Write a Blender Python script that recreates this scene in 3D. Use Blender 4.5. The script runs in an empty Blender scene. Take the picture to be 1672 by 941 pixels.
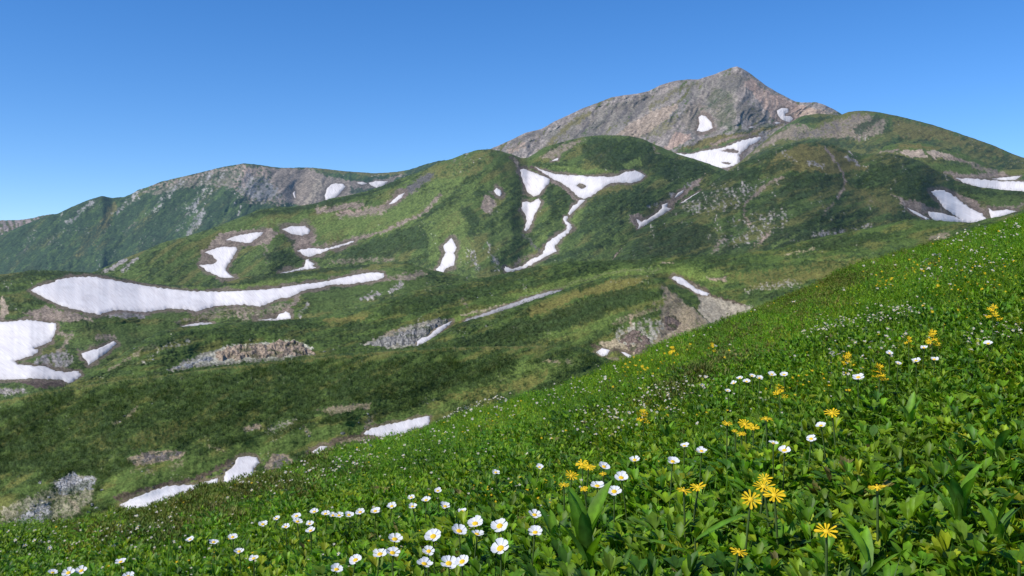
import bpy, math, random
import numpy as np
from mathutils import Vector, Matrix
from mathutils.geometry import delaunay_2d_cdt

rng = np.random.default_rng(7)
random.seed(7)
scn = bpy.context.scene
COL = scn.collection

# ------------------------------------------------------------------ survey camera
W0, H0, FPX, VH = 1672.0, 941.0, 1448.0, 400.0
PITCH = math.atan((H0 / 2 - VH) / FPX)
SP, CP = math.sin(PITCH), math.cos(PITCH)


def world(u, v, D):
    """sight line (u, v) surveyed from the viewpoint, at depth D metres"""
    x = (u - W0 / 2) / FPX
    y = -(v - H0 / 2) / FPX
    return np.stack([x * D, D * (CP + y * SP), D * (-SP + y * CP)], -1)


# ------------------------------------------------------------------ noise
def _hash(ix, iy, seed):
    h = (ix.astype(np.int64) * 374761393 + iy.astype(np.int64) * 668265263 + seed * 974634777) & 0xFFFFFFFF
    h = ((h ^ (h >> 13)) * 1274126177) & 0xFFFFFFFF
    h = ((h ^ (h >> 16)) * 2246822519) & 0xFFFFFFFF
    return (h ^ (h >> 15)) & 0xFFFFFFFF


def perlin(x, y, seed=0):
    x = np.asarray(x, float); y = np.asarray(y, float)
    ix = np.floor(x); iy = np.floor(y)
    fx = x - ix; fy = y - iy
    ux = fx * fx * fx * (fx * (fx * 6 - 15) + 10)
    uy = fy * fy * fy * (fy * (fy * 6 - 15) + 10)
    r = []
    for dx, dy in ((0, 0), (1, 0), (0, 1), (1, 1)):
        a = _hash(ix + dx, iy + dy, seed) * (2 * math.pi / 4294967296.0)
        r.append(np.cos(a) * (fx - dx) + np.sin(a) * (fy - dy))
    a = r[0] + ux * (r[1] - r[0]); b = r[2] + ux * (r[3] - r[2])
    return (a + uy * (b - a)) * 1.45


def fbm(x, y, seed=0, octv=4, gain=0.5, lac=2.03):
    s = 0; amp = 1; t = 0
    for k in range(octv):
        s = s + amp * perlin(x, y, seed + k * 17); t += amp
        x = x * lac + 13.7; y = y * lac + 7.1; amp *= gain
    return s / t


def ridged(x, y, seed=0, octv=4):
    s = 0; amp = 1; t = 0
    for k in range(octv):
        s = s + amp * (1 - np.abs(perlin(x, y, seed + k * 17)) * 2); t += amp
        x = x * 2.05 + 3.3; y = y * 2.05 + 9.1; amp *= 0.5
    return s / t


def sstep(a, b, x):
    t = np.clip((x - a) / (b - a), 0, 1)
    return t * t * (3 - 2 * t)


# ------------------------------------------------------------------ plane geometry
def seg_dist(u, v, pts, closed=False):
    d = np.full(u.shape, 1e9)
    n = len(pts)
    for i in range(n if closed else n - 1):
        ax, ay = pts[i]; bx, by = pts[(i + 1) % n]
        ex, ey = bx - ax, by - ay
        L = ex * ex + ey * ey + 1e-9
        t = np.clip(((u - ax) * ex + (v - ay) * ey) / L, 0, 1)
        d = np.minimum(d, np.hypot(u - ax - t * ex, v - ay - t * ey))
    return d


def inside(u, v, pts):
    c = np.zeros(u.shape, bool)
    n = len(pts)
    for i in range(n):
        ax, ay = pts[i]; bx, by = pts[(i + 1) % n]
        if ay == by: continue
        k = ((ay > v) != (by > v)) & (u < (bx - ax) * (v - ay) / (by - ay) + ax)
        c ^= k
    return c


def near(u, v, pts, pad):
    p = np.array(pts)
    return (u > p[:, 0].min() - pad) & (u < p[:, 0].max() + pad) & (v > p[:, 1].min() - pad) & (v < p[:, 1].max() + pad)


# ------------------------------------------------------------------ object helpers
def tag(o, label=None, cat=None, group=None, kind=None):
    if label: o['label'] = label
    if cat: o['category'] = cat
    if group: o['group'] = group
    if kind: o['kind'] = kind
    return o


def link(name, me, mat=None, parent=None):
    o = bpy.data.objects.new(name, me); COL.objects.link(o)
    if mat is not None and me is not None and not me.materials:
        for m in (mat if isinstance(mat, (list, tuple)) else [mat]): me.materials.append(m)
    if parent: o.parent = parent
    return o


def mesh_np(name, V, F, smooth=True, attrs=None, matidx=None):
    """V (n,3), F (m,4) or (m,3) or list of both"""
    me = bpy.data.meshes.new(name)
    Fs = F if isinstance(F, list) else [F]
    Fs = [np.asarray(f, np.int32) for f in Fs if len(f)]
    me.vertices.add(len(V)); me.vertices.foreach_set('co', np.asarray(V, np.float32).ravel())
    loops = np.concatenate([f.ravel() for f in Fs])
    tot = np.concatenate([np.full(len(f), f.shape[1], np.int32) for f in Fs])
    start = np.concatenate([[0], np.cumsum(tot)[:-1]]).astype(np.int32)
    me.loops.add(len(loops)); me.loops.foreach_set('vertex_index', loops)
    me.polygons.add(len(tot)); me.polygons.foreach_set('loop_start', start)
    me.polygons.foreach_set('loop_total', tot)
    if matidx is not None: me.polygons.foreach_set('material_index', np.asarray(matidx, np.int32))
    me.update(calc_edges=True)
    me.polygons.foreach_set('use_smooth', np.full(len(tot), smooth))
    for k, a in (attrs or {}).items():
        a = np.asarray(a, np.float32)
        if a.ndim == 2:
            if a.shape[1] == 3: a = np.concatenate([a, np.ones((len(a), 1), np.float32)], 1)
            t = me.attributes.new(k, 'FLOAT_COLOR', 'POINT'); t.data.foreach_set('color', a.ravel())
        else:
            t = me.attributes.new(k, 'FLOAT', 'POINT'); t.data.foreach_set('value', a)
    return me


# ------------------------------------------------------------------ materials
def new_mat(name):
    m = bpy.data.materials.new(name); m.use_nodes = True
    nt = m.node_tree; nt.nodes.clear()
    return m, nt, nt.nodes.new, nt.links.new


def terrain_mat(name, px, bump=0.35, haze=0.0):
    """ground cover colour from the surveyed cover attribute, broken up by procedural noise (px = metres per fine grain)"""
    m, nt, N, L = new_mat(name)
    out = N('ShaderNodeOutputMaterial'); b = N('ShaderNodeBsdfPrincipled')
    b.inputs['Roughness'].default_value = 0.85
    b.inputs['Specular IOR Level'].default_value = 0.15
    at = N('ShaderNodeAttribute'); at.attribute_name = 'cover'
    geo = N('ShaderNodeNewGeometry')
    n1 = N('ShaderNodeTexNoise'); n1.inputs['Scale'].default_value = 1 / (px * 2.2); n1.inputs['Detail'].default_value = 5; n1.inputs['Roughness'].default_value = 0.65
    n2 = N('ShaderNodeTexNoise'); n2.inputs['Scale'].default_value = 1 / (px * 9); n2.inputs['Detail'].default_value = 3
    L(geo.outputs['Position'], n1.inputs['Vector']); L(geo.outputs['Position'], n2.inputs['Vector'])
    r = N('ShaderNodeMapRange'); r.inputs[1].default_value = 0.3; r.inputs[2].default_value = 0.72; r.inputs[3].default_value = 0.45; r.inputs[4].default_value = 1.58
    L(n1.outputs['Fac'], r.inputs[0])
    r2 = N('ShaderNodeMapRange'); r2.inputs[1].default_value = 0.3; r2.inputs[2].default_value = 0.7; r2.inputs[3].default_value = 0.85; r2.inputs[4].default_value = 1.15
    L(n2.outputs['Fac'], r2.inputs[0])
    mu = N('ShaderNodeMath'); mu.operation = 'MULTIPLY'; L(r.outputs[0], mu.inputs[0]); L(r2.outputs[0], mu.inputs[1])
    vm = N('ShaderNodeVectorMath'); vm.operation = 'SCALE'; L(at.outputs['Color'], vm.inputs[0]); L(mu.outputs[0], vm.inputs['Scale'])
    L(vm.outputs[0], b.inputs['Base Color'])
    bp = N('ShaderNodeBump'); bp.inputs['Strength'].default_value = bump; bp.inputs['Distance'].default_value = px * 1.6
    L(n1.outputs['Fac'], bp.inputs['Height']); L(bp.outputs[0], b.inputs['Normal'])
    if haze > 0:      # distance haze painted as a blue glow in the surface, stronger on farther hills
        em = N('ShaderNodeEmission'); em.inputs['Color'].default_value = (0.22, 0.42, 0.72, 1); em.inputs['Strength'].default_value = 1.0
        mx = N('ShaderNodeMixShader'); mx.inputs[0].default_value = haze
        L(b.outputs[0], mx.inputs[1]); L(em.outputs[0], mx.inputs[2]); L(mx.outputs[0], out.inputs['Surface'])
    else:
        L(b.outputs[0], out.inputs['Surface'])
    return m


def snow_mat():
    m, nt, N, L = new_mat('old_snow')
    out = N('ShaderNodeOutputMaterial'); b = N('ShaderNodeBsdfPrincipled')
    b.inputs['Roughness'].default_value = 0.7; b.inputs['Specular IOR Level'].default_value = 0.2
    at = N('ShaderNodeAttribute'); at.attribute_name = 'dirt'
    uvn = N('ShaderNodeAttribute'); uvn.attribute_name = 'flow'
    mp = N('ShaderNodeMapping'); mp.inputs['Scale'].default_value = (0.8, 0.10, 1)
    L(uvn.outputs['Vector'], mp.inputs['Vector'])
    n = N('ShaderNodeTexNoise'); n.inputs['Scale'].default_value = 1.0; n.inputs['Detail'].default_value = 5; n.inputs['Roughness'].default_value = 0.6
    L(mp.outputs[0], n.inputs['Vector'])
    mp2 = N('ShaderNodeMapping'); mp2.inputs['Scale'].default_value = (0.06, 0.05, 1); L(uvn.outputs['Vector'], mp2.inputs['Vector'])
    n2 = N('ShaderNodeTexNoise'); n2.inputs['Scale'].default_value = 1.0; n2.inputs['Detail'].default_value = 4
    L(mp2.outputs[0], n2.inputs['Vector'])
    cr = N('ShaderNodeValToRGB')
    cr.color_ramp.elements[0].position = 0.3; cr.color_ramp.elements[0].color = (0.57, 0.535, 0.51, 1)
    cr.color_ramp.elements[1].position = 0.56; cr.color_ramp.elements[1].color = (0.745, 0.71, 0.68, 1)
    L(n.outputs['Fac'], cr.inputs[0])
    cr2 = N('ShaderNodeValToRGB')
    cr2.color_ramp.elements[0].position = 0.3; cr2.color_ramp.elements[0].color = (0.88, 0.86, 0.86, 1)
    cr2.color_ramp.elements[1].position = 0.7; cr2.color_ramp.elements[1].color = (1, 1, 1, 1)
    L(n2.outputs['Fac'], cr2.inputs[0])
    mul = N('ShaderNodeMix'); mul.data_type = 'RGBA'; mul.blend_type = 'MULTIPLY'; mul.inputs[0].default_value = 1
    L(cr.outputs[0], mul.inputs[6]); L(cr2.outputs[0], mul.inputs[7])
    mx = N('ShaderNodeMix'); mx.data_type = 'RGBA'; mx.inputs[7].default_value = (0.24, 0.225, 0.215, 1)
    L(at.outputs['Fac'], mx.inputs[0]); L(mul.outputs[2], mx.inputs[6]); L(mx.outputs[2], b.inputs['Base Color'])
    bp = N('ShaderNodeBump'); bp.inputs['Strength'].default_value = 0.15; bp.inputs['Distance'].default_value = 0.5
    L(n.outputs['Fac'], bp.inputs['Height']); L(bp.outputs[0], b.inputs['Normal'])
    L(b.outputs[0], out.inputs['Surface'])
    return m


def leaf_mat(name, rough=0.45, trans=0.3, attr='tint', gain=1.0):
    m, nt, N, L = new_mat(name)
    out = N('ShaderNodeOutputMaterial'); b = N('ShaderNodeBsdfPrincipled')
    b.inputs['Roughness'].default_value = rough; b.inputs['Specular IOR Level'].default_value = 0.25
    at = N('ShaderNodeAttribute'); at.attribute_name = attr
    geo = N('ShaderNodeNewGeometry')
    n = N('ShaderNodeTexNoise'); n.inputs['Scale'].default_value = 60; n.inputs['Detail'].default_value = 3
    L(geo.outputs['Position'], n.inputs['Vector'])
    r = N('ShaderNodeMapRange'); r.inputs[1].default_value = 0.3; r.inputs[2].default_value = 0.7; r.inputs[3].default_value = 0.7 * gain; r.inputs[4].default_value = 1.3 * gain
    L(n.outputs['Fac'], r.inputs[0])
    vm = N('ShaderNodeVectorMath'); vm.operation = 'SCALE'; L(at.outputs['Color'], vm.inputs[0]); L(r.outputs[0], vm.inputs['Scale'])
    L(vm.outputs[0], b.inputs['Base Color'])
    t = N('ShaderNodeBsdfTranslucent')
    tv = N('ShaderNodeVectorMath'); tv.operation = 'MULTIPLY'; tv.inputs[1].default_value = (1.5, 1.55, 0.6)
    L(vm.outputs[0], tv.inputs[0]); L(tv.outputs[0], t.inputs['Color'])
    mx = N('ShaderNodeMixShader'); mx.inputs[0].default_value = trans
    L(b.outputs[0], mx.inputs[1]); L(t.outputs[0], mx.inputs[2]); L(mx.outputs[0], out.inputs['Surface'])
    return m


def petal_mat(name, c0, c1, scale=260, trans=0.25):
    m, nt, N, L = new_mat(name)
    out = N('ShaderNodeOutputMaterial'); b = N('ShaderNodeBsdfPrincipled'); b.inputs['Roughness'].default_value = 0.6
    b.inputs['Specular IOR Level'].default_value = 0.2
    tc = N('ShaderNodeTexCoord')
    n = N('ShaderNodeTexNoise'); n.inputs['Scale'].default_value = scale; n.inputs['Detail'].default_value = 2
    L(tc.outputs['Object'], n.inputs['Vector'])
    cr = N('ShaderNodeValToRGB'); cr.color_ramp.elements[0].color = (*c0, 1); cr.color_ramp.elements[1].color = (*c1, 1)
    cr.color_ramp.elements[0].position = 0.3; cr.color_ramp.elements[1].position = 0.7
    L(n.outputs['Fac'], cr.inputs[0]); L(cr.outputs[0], b.inputs['Base Color'])
    t = N('ShaderNodeBsdfTranslucent'); L(cr.outputs[0], t.inputs['Color'])
    mx = N('ShaderNodeMixShader'); mx.inputs[0].default_value = trans
    L(b.outputs[0], mx.inputs[1]); L(t.outputs[0], mx.inputs[2]); L(mx.outputs[0], out.inputs['Surface'])
    return m


SNOW = snow_mat()
CREAM = petal_mat('cream_petal', (0.50, 0.49, 0.44), (0.66, 0.65, 0.60))
LEAF = leaf_mat('meadow_leaf', .48, .36)
SCRUB = leaf_mat('scrub_leaf', 0.6, 0.2)
WHITE = petal_mat('white_petal', (0.72, 0.72, 0.74), (0.84, 0.84, 0.84))
YELLOW = petal_mat('yellow_petal', (0.80, 0.50, 0.012), (0.88, 0.62, 0.02))
DISC = petal_mat('yellow_disc', (0.66, 0.38, 0.012), (0.88, 0.60, 0.03), 900, 0.05)
STEM = petal_mat('green_stem', (0.05, 0.085, 0.018), (0.075, 0.12, 0.03), 90, 0.05)


# ------------------------------------------------------------------ terrain layers
C_GREEN = np.array([0.060, 0.090, 0.024]); C_LITE = np.array([0.104, 0.140, 0.036]); C_DARK = np.array([0.023, 0.040, 0.016])
C_OLIVE = np.array([0.118, 0.106, 0.034]); C_ROCK = np.array([0.175, 0.158, 0.142]); C_DROCK = np.array([0.085, 0.080, 0.076])
C_SCREE = np.array([0.190, 0.148, 0.116]); C_TAN = np.array([0.275, 0.218, 0.160]); C_PINK = np.array([0.290, 0.208, 0.162])
C_PALE = np.array([0.42, 0.385, 0.345]); C_SOIL = np.array([0.075, 0.056, 0.044]); C_GRAVEL = np.array([0.240, 0.205, 0.175])
PAL = dict(green=C_GREEN, lite=C_LITE, dark=C_DARK, olive=C_OLIVE, rock=C_ROCK, drock=C_DROCK, scree=C_SCREE, tan=C_TAN, pink=C_PINK, pale=C_PALE, soil=C_SOIL, gravel=C_GRAVEL)

LAYERS = []


class Layer:
    def __init__(s, name, label, ridge, depth, slope, **k):
        s.name, s.label = name, label
        s.ridge = np.array(ridge, float)
        s.depth = np.array(depth, float); s.s = slope
        s.u0, s.u1 = s.ridge[0, 0], s.ridge[-1, 0]
        s.relief = k.get('relief', []); s.cover = k.get('cover', [])
        s.amp = k.get('amp', (0.02, 0.008, 0.003)); s.rock = k.get('rock', 0.0)
        s.mix = k.get('mix', {}); s.haze = k.get('haze', 0.0); s.shrub = k.get('shrub', 0.8)
        s.ang = k.get('ang', 0.15); s.step = k.get('step', 1.6); s.round = k.get('round', 0.035); s.rw = k.get('rw', 14.0)
        s.rough = k.get('rough', 0.8); s.seed = len(LAYERS) * 101 + 11; s.bank = k.get('bank', 2.0); s.snow = []; s.base_min = k.get('base', None)
        s.tint = np.array(k.get('tint', (1, 1, 1))) * k.get('gain', 1.22); s.gul = k.get('gul', math.radians(70))
        uu = np.arange(s.u0, s.u1 + 1, 1.0); vv = np.interp(uu, s.ridge[:, 0], s.ridge[:, 1])
        kk = np.exp(-np.linspace(-2, 2, 9) ** 2); kk /= kk.sum()
        vp = np.pad(vv, 4, mode='edge'); vv = np.convolve(vp, kk, 'valid')
        vv = vv + s.rough * (fbm(uu / 14, uu * 0, s.seed + 5, 4, 0.6))
        s.uu, s.vv = uu, vv
        dd = np.interp(uu, s.depth[:, 0], s.depth[:, 1]); kg = np.exp(-np.linspace(-2.2, 2.2, 161) ** 2); kg /= kg.sum()
        s.dd = np.convolve(np.pad(dd, 80, mode='edge'), kg, 'valid')
        LAYERS.append(s)

    def vr(s, u): return np.interp(u, s.uu, s.vv)

    def base(s, u, v):
        vr = s.vr(u); Dr = np.interp(u, s.uu, s.dd)
        er = (vr - VH) / FPX; e = (v - VH) / FPX
        sl = np.interp(u, *np.array(s.s).T) if isinstance(s.s, (list, tuple)) else s.s
        return Dr * (sl + er) / (sl + e), vr, Dr

    def D(s, u, v):
        Dp, vr, Dr = s.base(u, v)
        d = np.maximum(v - vr, 0)
        f = 1 + s.round * np.exp(-np.sqrt(d / s.rw))
        for pts, w, a in s.relief:
            ok = near(u, v, pts, w * 2.6)
            if ok.any():
                dd = seg_dist(u[ok], v[ok], pts)
                f[ok] += 0.62 * a * np.exp(-(dd / (w * 1.15)) ** 2)
        a1, a2, a3 = s.amp
        cg, sg = math.cos(s.gul), math.sin(s.gul)        # gullies run down the slope along s.gul
        ga = u * sg - v * cg; gb = (u * cg + v * sg)
        f += a1 * fbm(u / 170, v / 80, s.seed, 2)
        q = 1 - 0.8 * s.halo(u, v, 11.0, True)
        f += q * 0.52 * a2 * (fbm(u / 48, v / 26, s.seed + 1, 3) * (1 - s.rock) - 1.15 * ridged(ga / 24 + perlin(u / 30, v / 30, s.seed + 6) * .5, gb / 70, s.seed + 2, 4) * s.rock)
        f += q * 0.4 * a3 * fbm(u / 15, v / 9, s.seed + 3, 2)
        return Dp * f

    def albedo(s, u, v, halo):
        m = s.mix
        ca, sa = math.cos(s.ang), math.sin(s.ang)
        a = u * ca - v * sa; b = (u * sa + v * ca) * 2.4
        wu = u + 7 * fbm(u / 22, v / 14, s.seed + 40, 3) + 2.5 * perlin(u / 4, v / 4, s.seed + 41)
        wv = v + 5 * fbm(u / 22, v / 14, s.seed + 50, 3) + 2.0 * perlin(u / 4, v / 4, s.seed + 51)
        b = b * 1.9
        nL = fbm(a / 130, b / 130, s.seed + 60, 3); nM = fbm(a / 40, b / 40, s.seed + 61, 3)
        nS = fbm(a / 11, b / 11, s.seed + 62, 3); nF = perlin(a / 3.4, b / 4.2, s.seed + 63)
        cg, sg = math.cos(s.gul), math.sin(s.gul)
        ga = u * sg - v * cg + 5 * perlin(u / 25, v / 25, s.seed + 64); gb = u * cg + v * sg
        nR = fbm(ga / 7, gb / 30, s.seed + 65, 4, .6); nG = fbm(ga / 20, gb / 60, s.seed + 66, 3); nP = fbm(u / 5, v / 4, s.seed + 67, 3, .65)
        cov = np.broadcast_to(C_GREEN, u.shape + (3,)).copy()

        def put(c, w):
            cov[...] = cov * (1 - w[..., None]) + c * w[..., None]
        w = sstep(-0.2, 0.3, nL * 0.6 + nM * 0.9 + nS * 0.4 + m.get('lite', 0)); put(C_LITE, w * 0.85)
        w = sstep(-0.05, 0.35, -nL * 0.6 + perlin(a / 60, b / 60, s.seed + 70) + nS * 0.4 + m.get('olive', 0)); put(C_OLIVE, w * 0.6)
        d0 = m.get('dark', 0)
        dk = sstep(-0.02, 0.26, nM * .8 + nL * 0.6 + nS * 0.8 + nF * 0.2 + d0)
        rk = sstep(0.05, 0.25, nG * 0.5 + nR * 0.8 + nP * 0.4 + m.get('rock', -0.6))
        for kind, shape, pts, wd, st in s.cover:
            ok = near(wu, wv, pts, wd * 2.5 + 2)
            if not ok.any(): continue
            if shape == 'poly':
                d = seg_dist(wu[ok], wv[ok], pts, True); d = np.where(inside(wu[ok], wv[ok], pts), -d, d)
                q = 1 - sstep(-wd * 0.5, wd * 0.5, d)
            else:
                q = np.exp(-(seg_dist(wu[ok], wv[ok], pts) / wd) ** 2)
            if kind == 'dark':
                q2 = sstep(0.0, 0.25, q * st * 1.1 - 0.34 + nM[ok] * .45 + nS[ok] * 0.8 + nF[ok] * .15)
                dk[ok] = np.maximum(dk[ok], q2 * sstep(.05, .3, q)); rk[ok] *= 1 - 0.6 * q2 * q
            elif kind == 'rock':
                q2 = sstep(0.0, 0.28, q * st - 0.42 + nR[ok] * 0.55 + nP[ok] * 0.7)
                rk[ok] = np.maximum(rk[ok], q2 * sstep(.05, .3, q))
            elif kind in ('nodark',):
                dk[ok] = dk[ok] * (1 - q * st); rk[ok] = rk[ok] * (1 - q * st)
            else:
                q2 = (sstep(0.0, 0.4, q * st * 1.25 - 0.42 + nP[ok] * 0.7 + nR[ok] * .45) * sstep(.03, .3, q) * min(1, st + .15))[:, None]
                cov[ok] = cov[ok] * (1 - q2) + PAL[kind] * q2
                dk[ok] *= 1 - q2[:, 0]
                if kind not in ('lite', 'olive', 'green'): rk[ok] *= 1 - 0.7 * q2[:, 0]
                else: rk[ok] *= 1 - q2[:, 0]
        dk = dk * (1 - rk)
        dcol = C_DARK * (1 + 0.45 * np.clip(nM + nF * 0.5 + nS * .5, -1, 1))[..., None]
        cov = cov * (1 - 0.84 * dk[..., None]) + dcol * 0.84 * dk[..., None]
        cl = sstep(.80, .97, 1 - np.abs(perlin(a / 26 + .5 * nS, b / 40, s.seed + 95)) * 1.6) * sstep(-.3, .3, nL + nM)      # shade in the gaps between shrub banks, put in as darker colour
        cov = cov * (1 - .5 * cl * (1 - rk))[..., None]
        rv = np.clip(nR * 0.9 + nP * 0.6 + nG * .5, -1, 1)
        rcol = C_ROCK * (1 + 0.62 * rv)[..., None] + np.array([.02, .006, -.004]) * nG[..., None]
        cov = cov * (1 - rk[..., None]) + rcol * rk[..., None]
        bare = sstep(.13, .17, cov[..., 0])
        cov = cov * (1 + bare * np.clip(nR * .5 + nP * .45, -.6, .6))[..., None]
        # bare ground left by melting snow
        hw = 0.8 * sstep(0.05, .55, halo * 1.3 - .35 + nP * .4 + nS * .3) * sstep(.02, .2, halo)
        hc = (C_SCREE * .55 + C_SOIL * .45) * (0.85 + 0.4 * nP + 0.25 * nR)[..., None]
        cov = cov * (1 - hw[..., None]) + hc * hw[..., None]
        # isolated pale stones
        pk = perlin(u / 2.6, v / 2.2, s.seed + 90); pm = fbm(u / 60, v / 40, s.seed + 91, 2)
        pw = sstep(0.55, 0.75, pk * .6 + nP * .5 + nR * .35 + pm * 0.6 + m.get('stones', -0.12)) * 0.7 * (1 - dk * .6)
        cov = cov * (1 - pw[..., None]) + C_PALE * 0.75 * pw[..., None]
        cov *= (1 + 0.16 * nF + 0.14 * nS)[..., None]
        return np.clip(cov * s.tint, 0.004, 0.8), dk * (1 - hw)

    def halo(s, u, v, far=13.0, fixed=False):
        h = np.zeros(u.shape)
        for sn in s.snow:
            pts = sn['poly']; w = far if fixed else sn.get('halo', far)
            ok = near(u, v, pts, w * 2)
            if ok.any():
                d = seg_dist(u[ok], v[ok], pts, True); d[inside(u[ok], v[ok], pts)] = 0
                if not fixed: w = w * np.clip(0.85 + 1.25 * fbm(u[ok] / 24, v[ok] / 16, s.seed + 120, 3) + .35 * np.sign(pts[0][1] - v[ok]) * 0, .18, 1.9)
                h[ok] = np.maximum(h[ok], np.exp(-(d / w) ** 2))
        return h


# ------------------------------------------------------------------ the hills, far to near (survey points: sight line column and row)
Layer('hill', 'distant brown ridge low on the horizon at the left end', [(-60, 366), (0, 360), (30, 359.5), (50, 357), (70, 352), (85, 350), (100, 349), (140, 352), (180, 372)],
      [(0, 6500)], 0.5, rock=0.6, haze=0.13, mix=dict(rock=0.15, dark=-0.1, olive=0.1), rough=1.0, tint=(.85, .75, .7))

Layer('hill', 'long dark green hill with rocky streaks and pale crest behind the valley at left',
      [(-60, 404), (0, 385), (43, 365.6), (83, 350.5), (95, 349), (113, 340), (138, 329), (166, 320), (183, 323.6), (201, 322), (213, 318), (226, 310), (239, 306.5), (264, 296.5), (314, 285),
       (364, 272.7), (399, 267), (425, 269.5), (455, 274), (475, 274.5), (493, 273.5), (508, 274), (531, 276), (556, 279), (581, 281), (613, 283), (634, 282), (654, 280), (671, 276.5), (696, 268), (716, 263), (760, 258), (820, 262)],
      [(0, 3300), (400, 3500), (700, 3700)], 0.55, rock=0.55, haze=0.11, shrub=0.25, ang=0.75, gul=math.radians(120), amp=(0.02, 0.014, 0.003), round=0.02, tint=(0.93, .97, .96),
      mix=dict(dark=0.3, rock=-0.42, lite=-0.25, olive=-0.15, stones=0.02),
      relief=[([(500, 278), (482, 320), (478, 340)], 12, 0.02), ([(415, 270), (330, 360), (300, 400)], 24, -0.018), ([(201, 322), (150, 395), (130, 440)], 18, 0.012), ([(280, 300), (220, 380)], 22, -0.014)],
      cover=[('scree', 'poly', [(225, 314), (300, 290), (400, 268), (500, 276), (485, 335), (400, 328), (380, 312), (330, 305), (250, 322)], 14, 0.62), ('pink', 'line', [(250, 305), (330, 285), (395, 270)], 7, .6), ('pink', 'poly', [(398, 272), (430, 270), (455, 290), (470, 320), (480, 338), (440, 338), (405, 335), (385, 318), (378, 300), (392, 285)], 14, 0.6),
             ('scree', 'poly', [(435, 274), (500, 276), (545, 290), (600, 300), (640, 288), (668, 282), (640, 300), (600, 312), (560, 328), (500, 338), (470, 334), (450, 300)], 10, 0.95),
             ('rock', 'poly', [(390, 285), (440, 290), (460, 320), (430, 335), (385, 320)], 20, 0.7),
             ('tan', 'line', [(520, 300), (510, 330)], 14, 0.6), ('pink', 'line', [(405, 280), (398, 300)], 8, 0.7),
             ('olive', 'line', [(186, 335), (172, 365), (150, 395), (135, 415), (124, 420)], 7, 0.95), ('lite', 'line', [(180, 400), (160, 412), (140, 425)], 6, 0.5),
             ('rock', 'line', [(300, 290), (250, 345)], 9, 0.5), ('rock', 'line', [(340, 285), (330, 320), (300, 365)], 12, 0.48), ('rock', 'line', [(225, 315), (190, 350)], 8, 0.5), ('rock', 'line', [(365, 280), (290, 375)], 10, 0.42),
             ('rock', 'line', [(60, 380), (30, 410)], 6, 0.4), ('scree', 'line', [(50, 402), (30, 418)], 4, 0.7), ('rock', 'line', [(150, 330), (110, 365)], 6, 0.6), ('rock', 'line', [(330, 350), (310, 380)], 10, 0.7), ('scree', 'line', [(220, 365), (205, 385)], 4, 0.6),
             ('dark', 'poly', [(0, 400), (130, 360), (280, 360), (330, 380), (200, 440), (0, 450)], 40, 0.55), ('dark', 'line', [(575, 312), (600, 314), (640, 300)], 5, 0.9), ('olive', 'line', [(520, 276), (600, 284), (660, 282)], 4, 0.8)])

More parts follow.
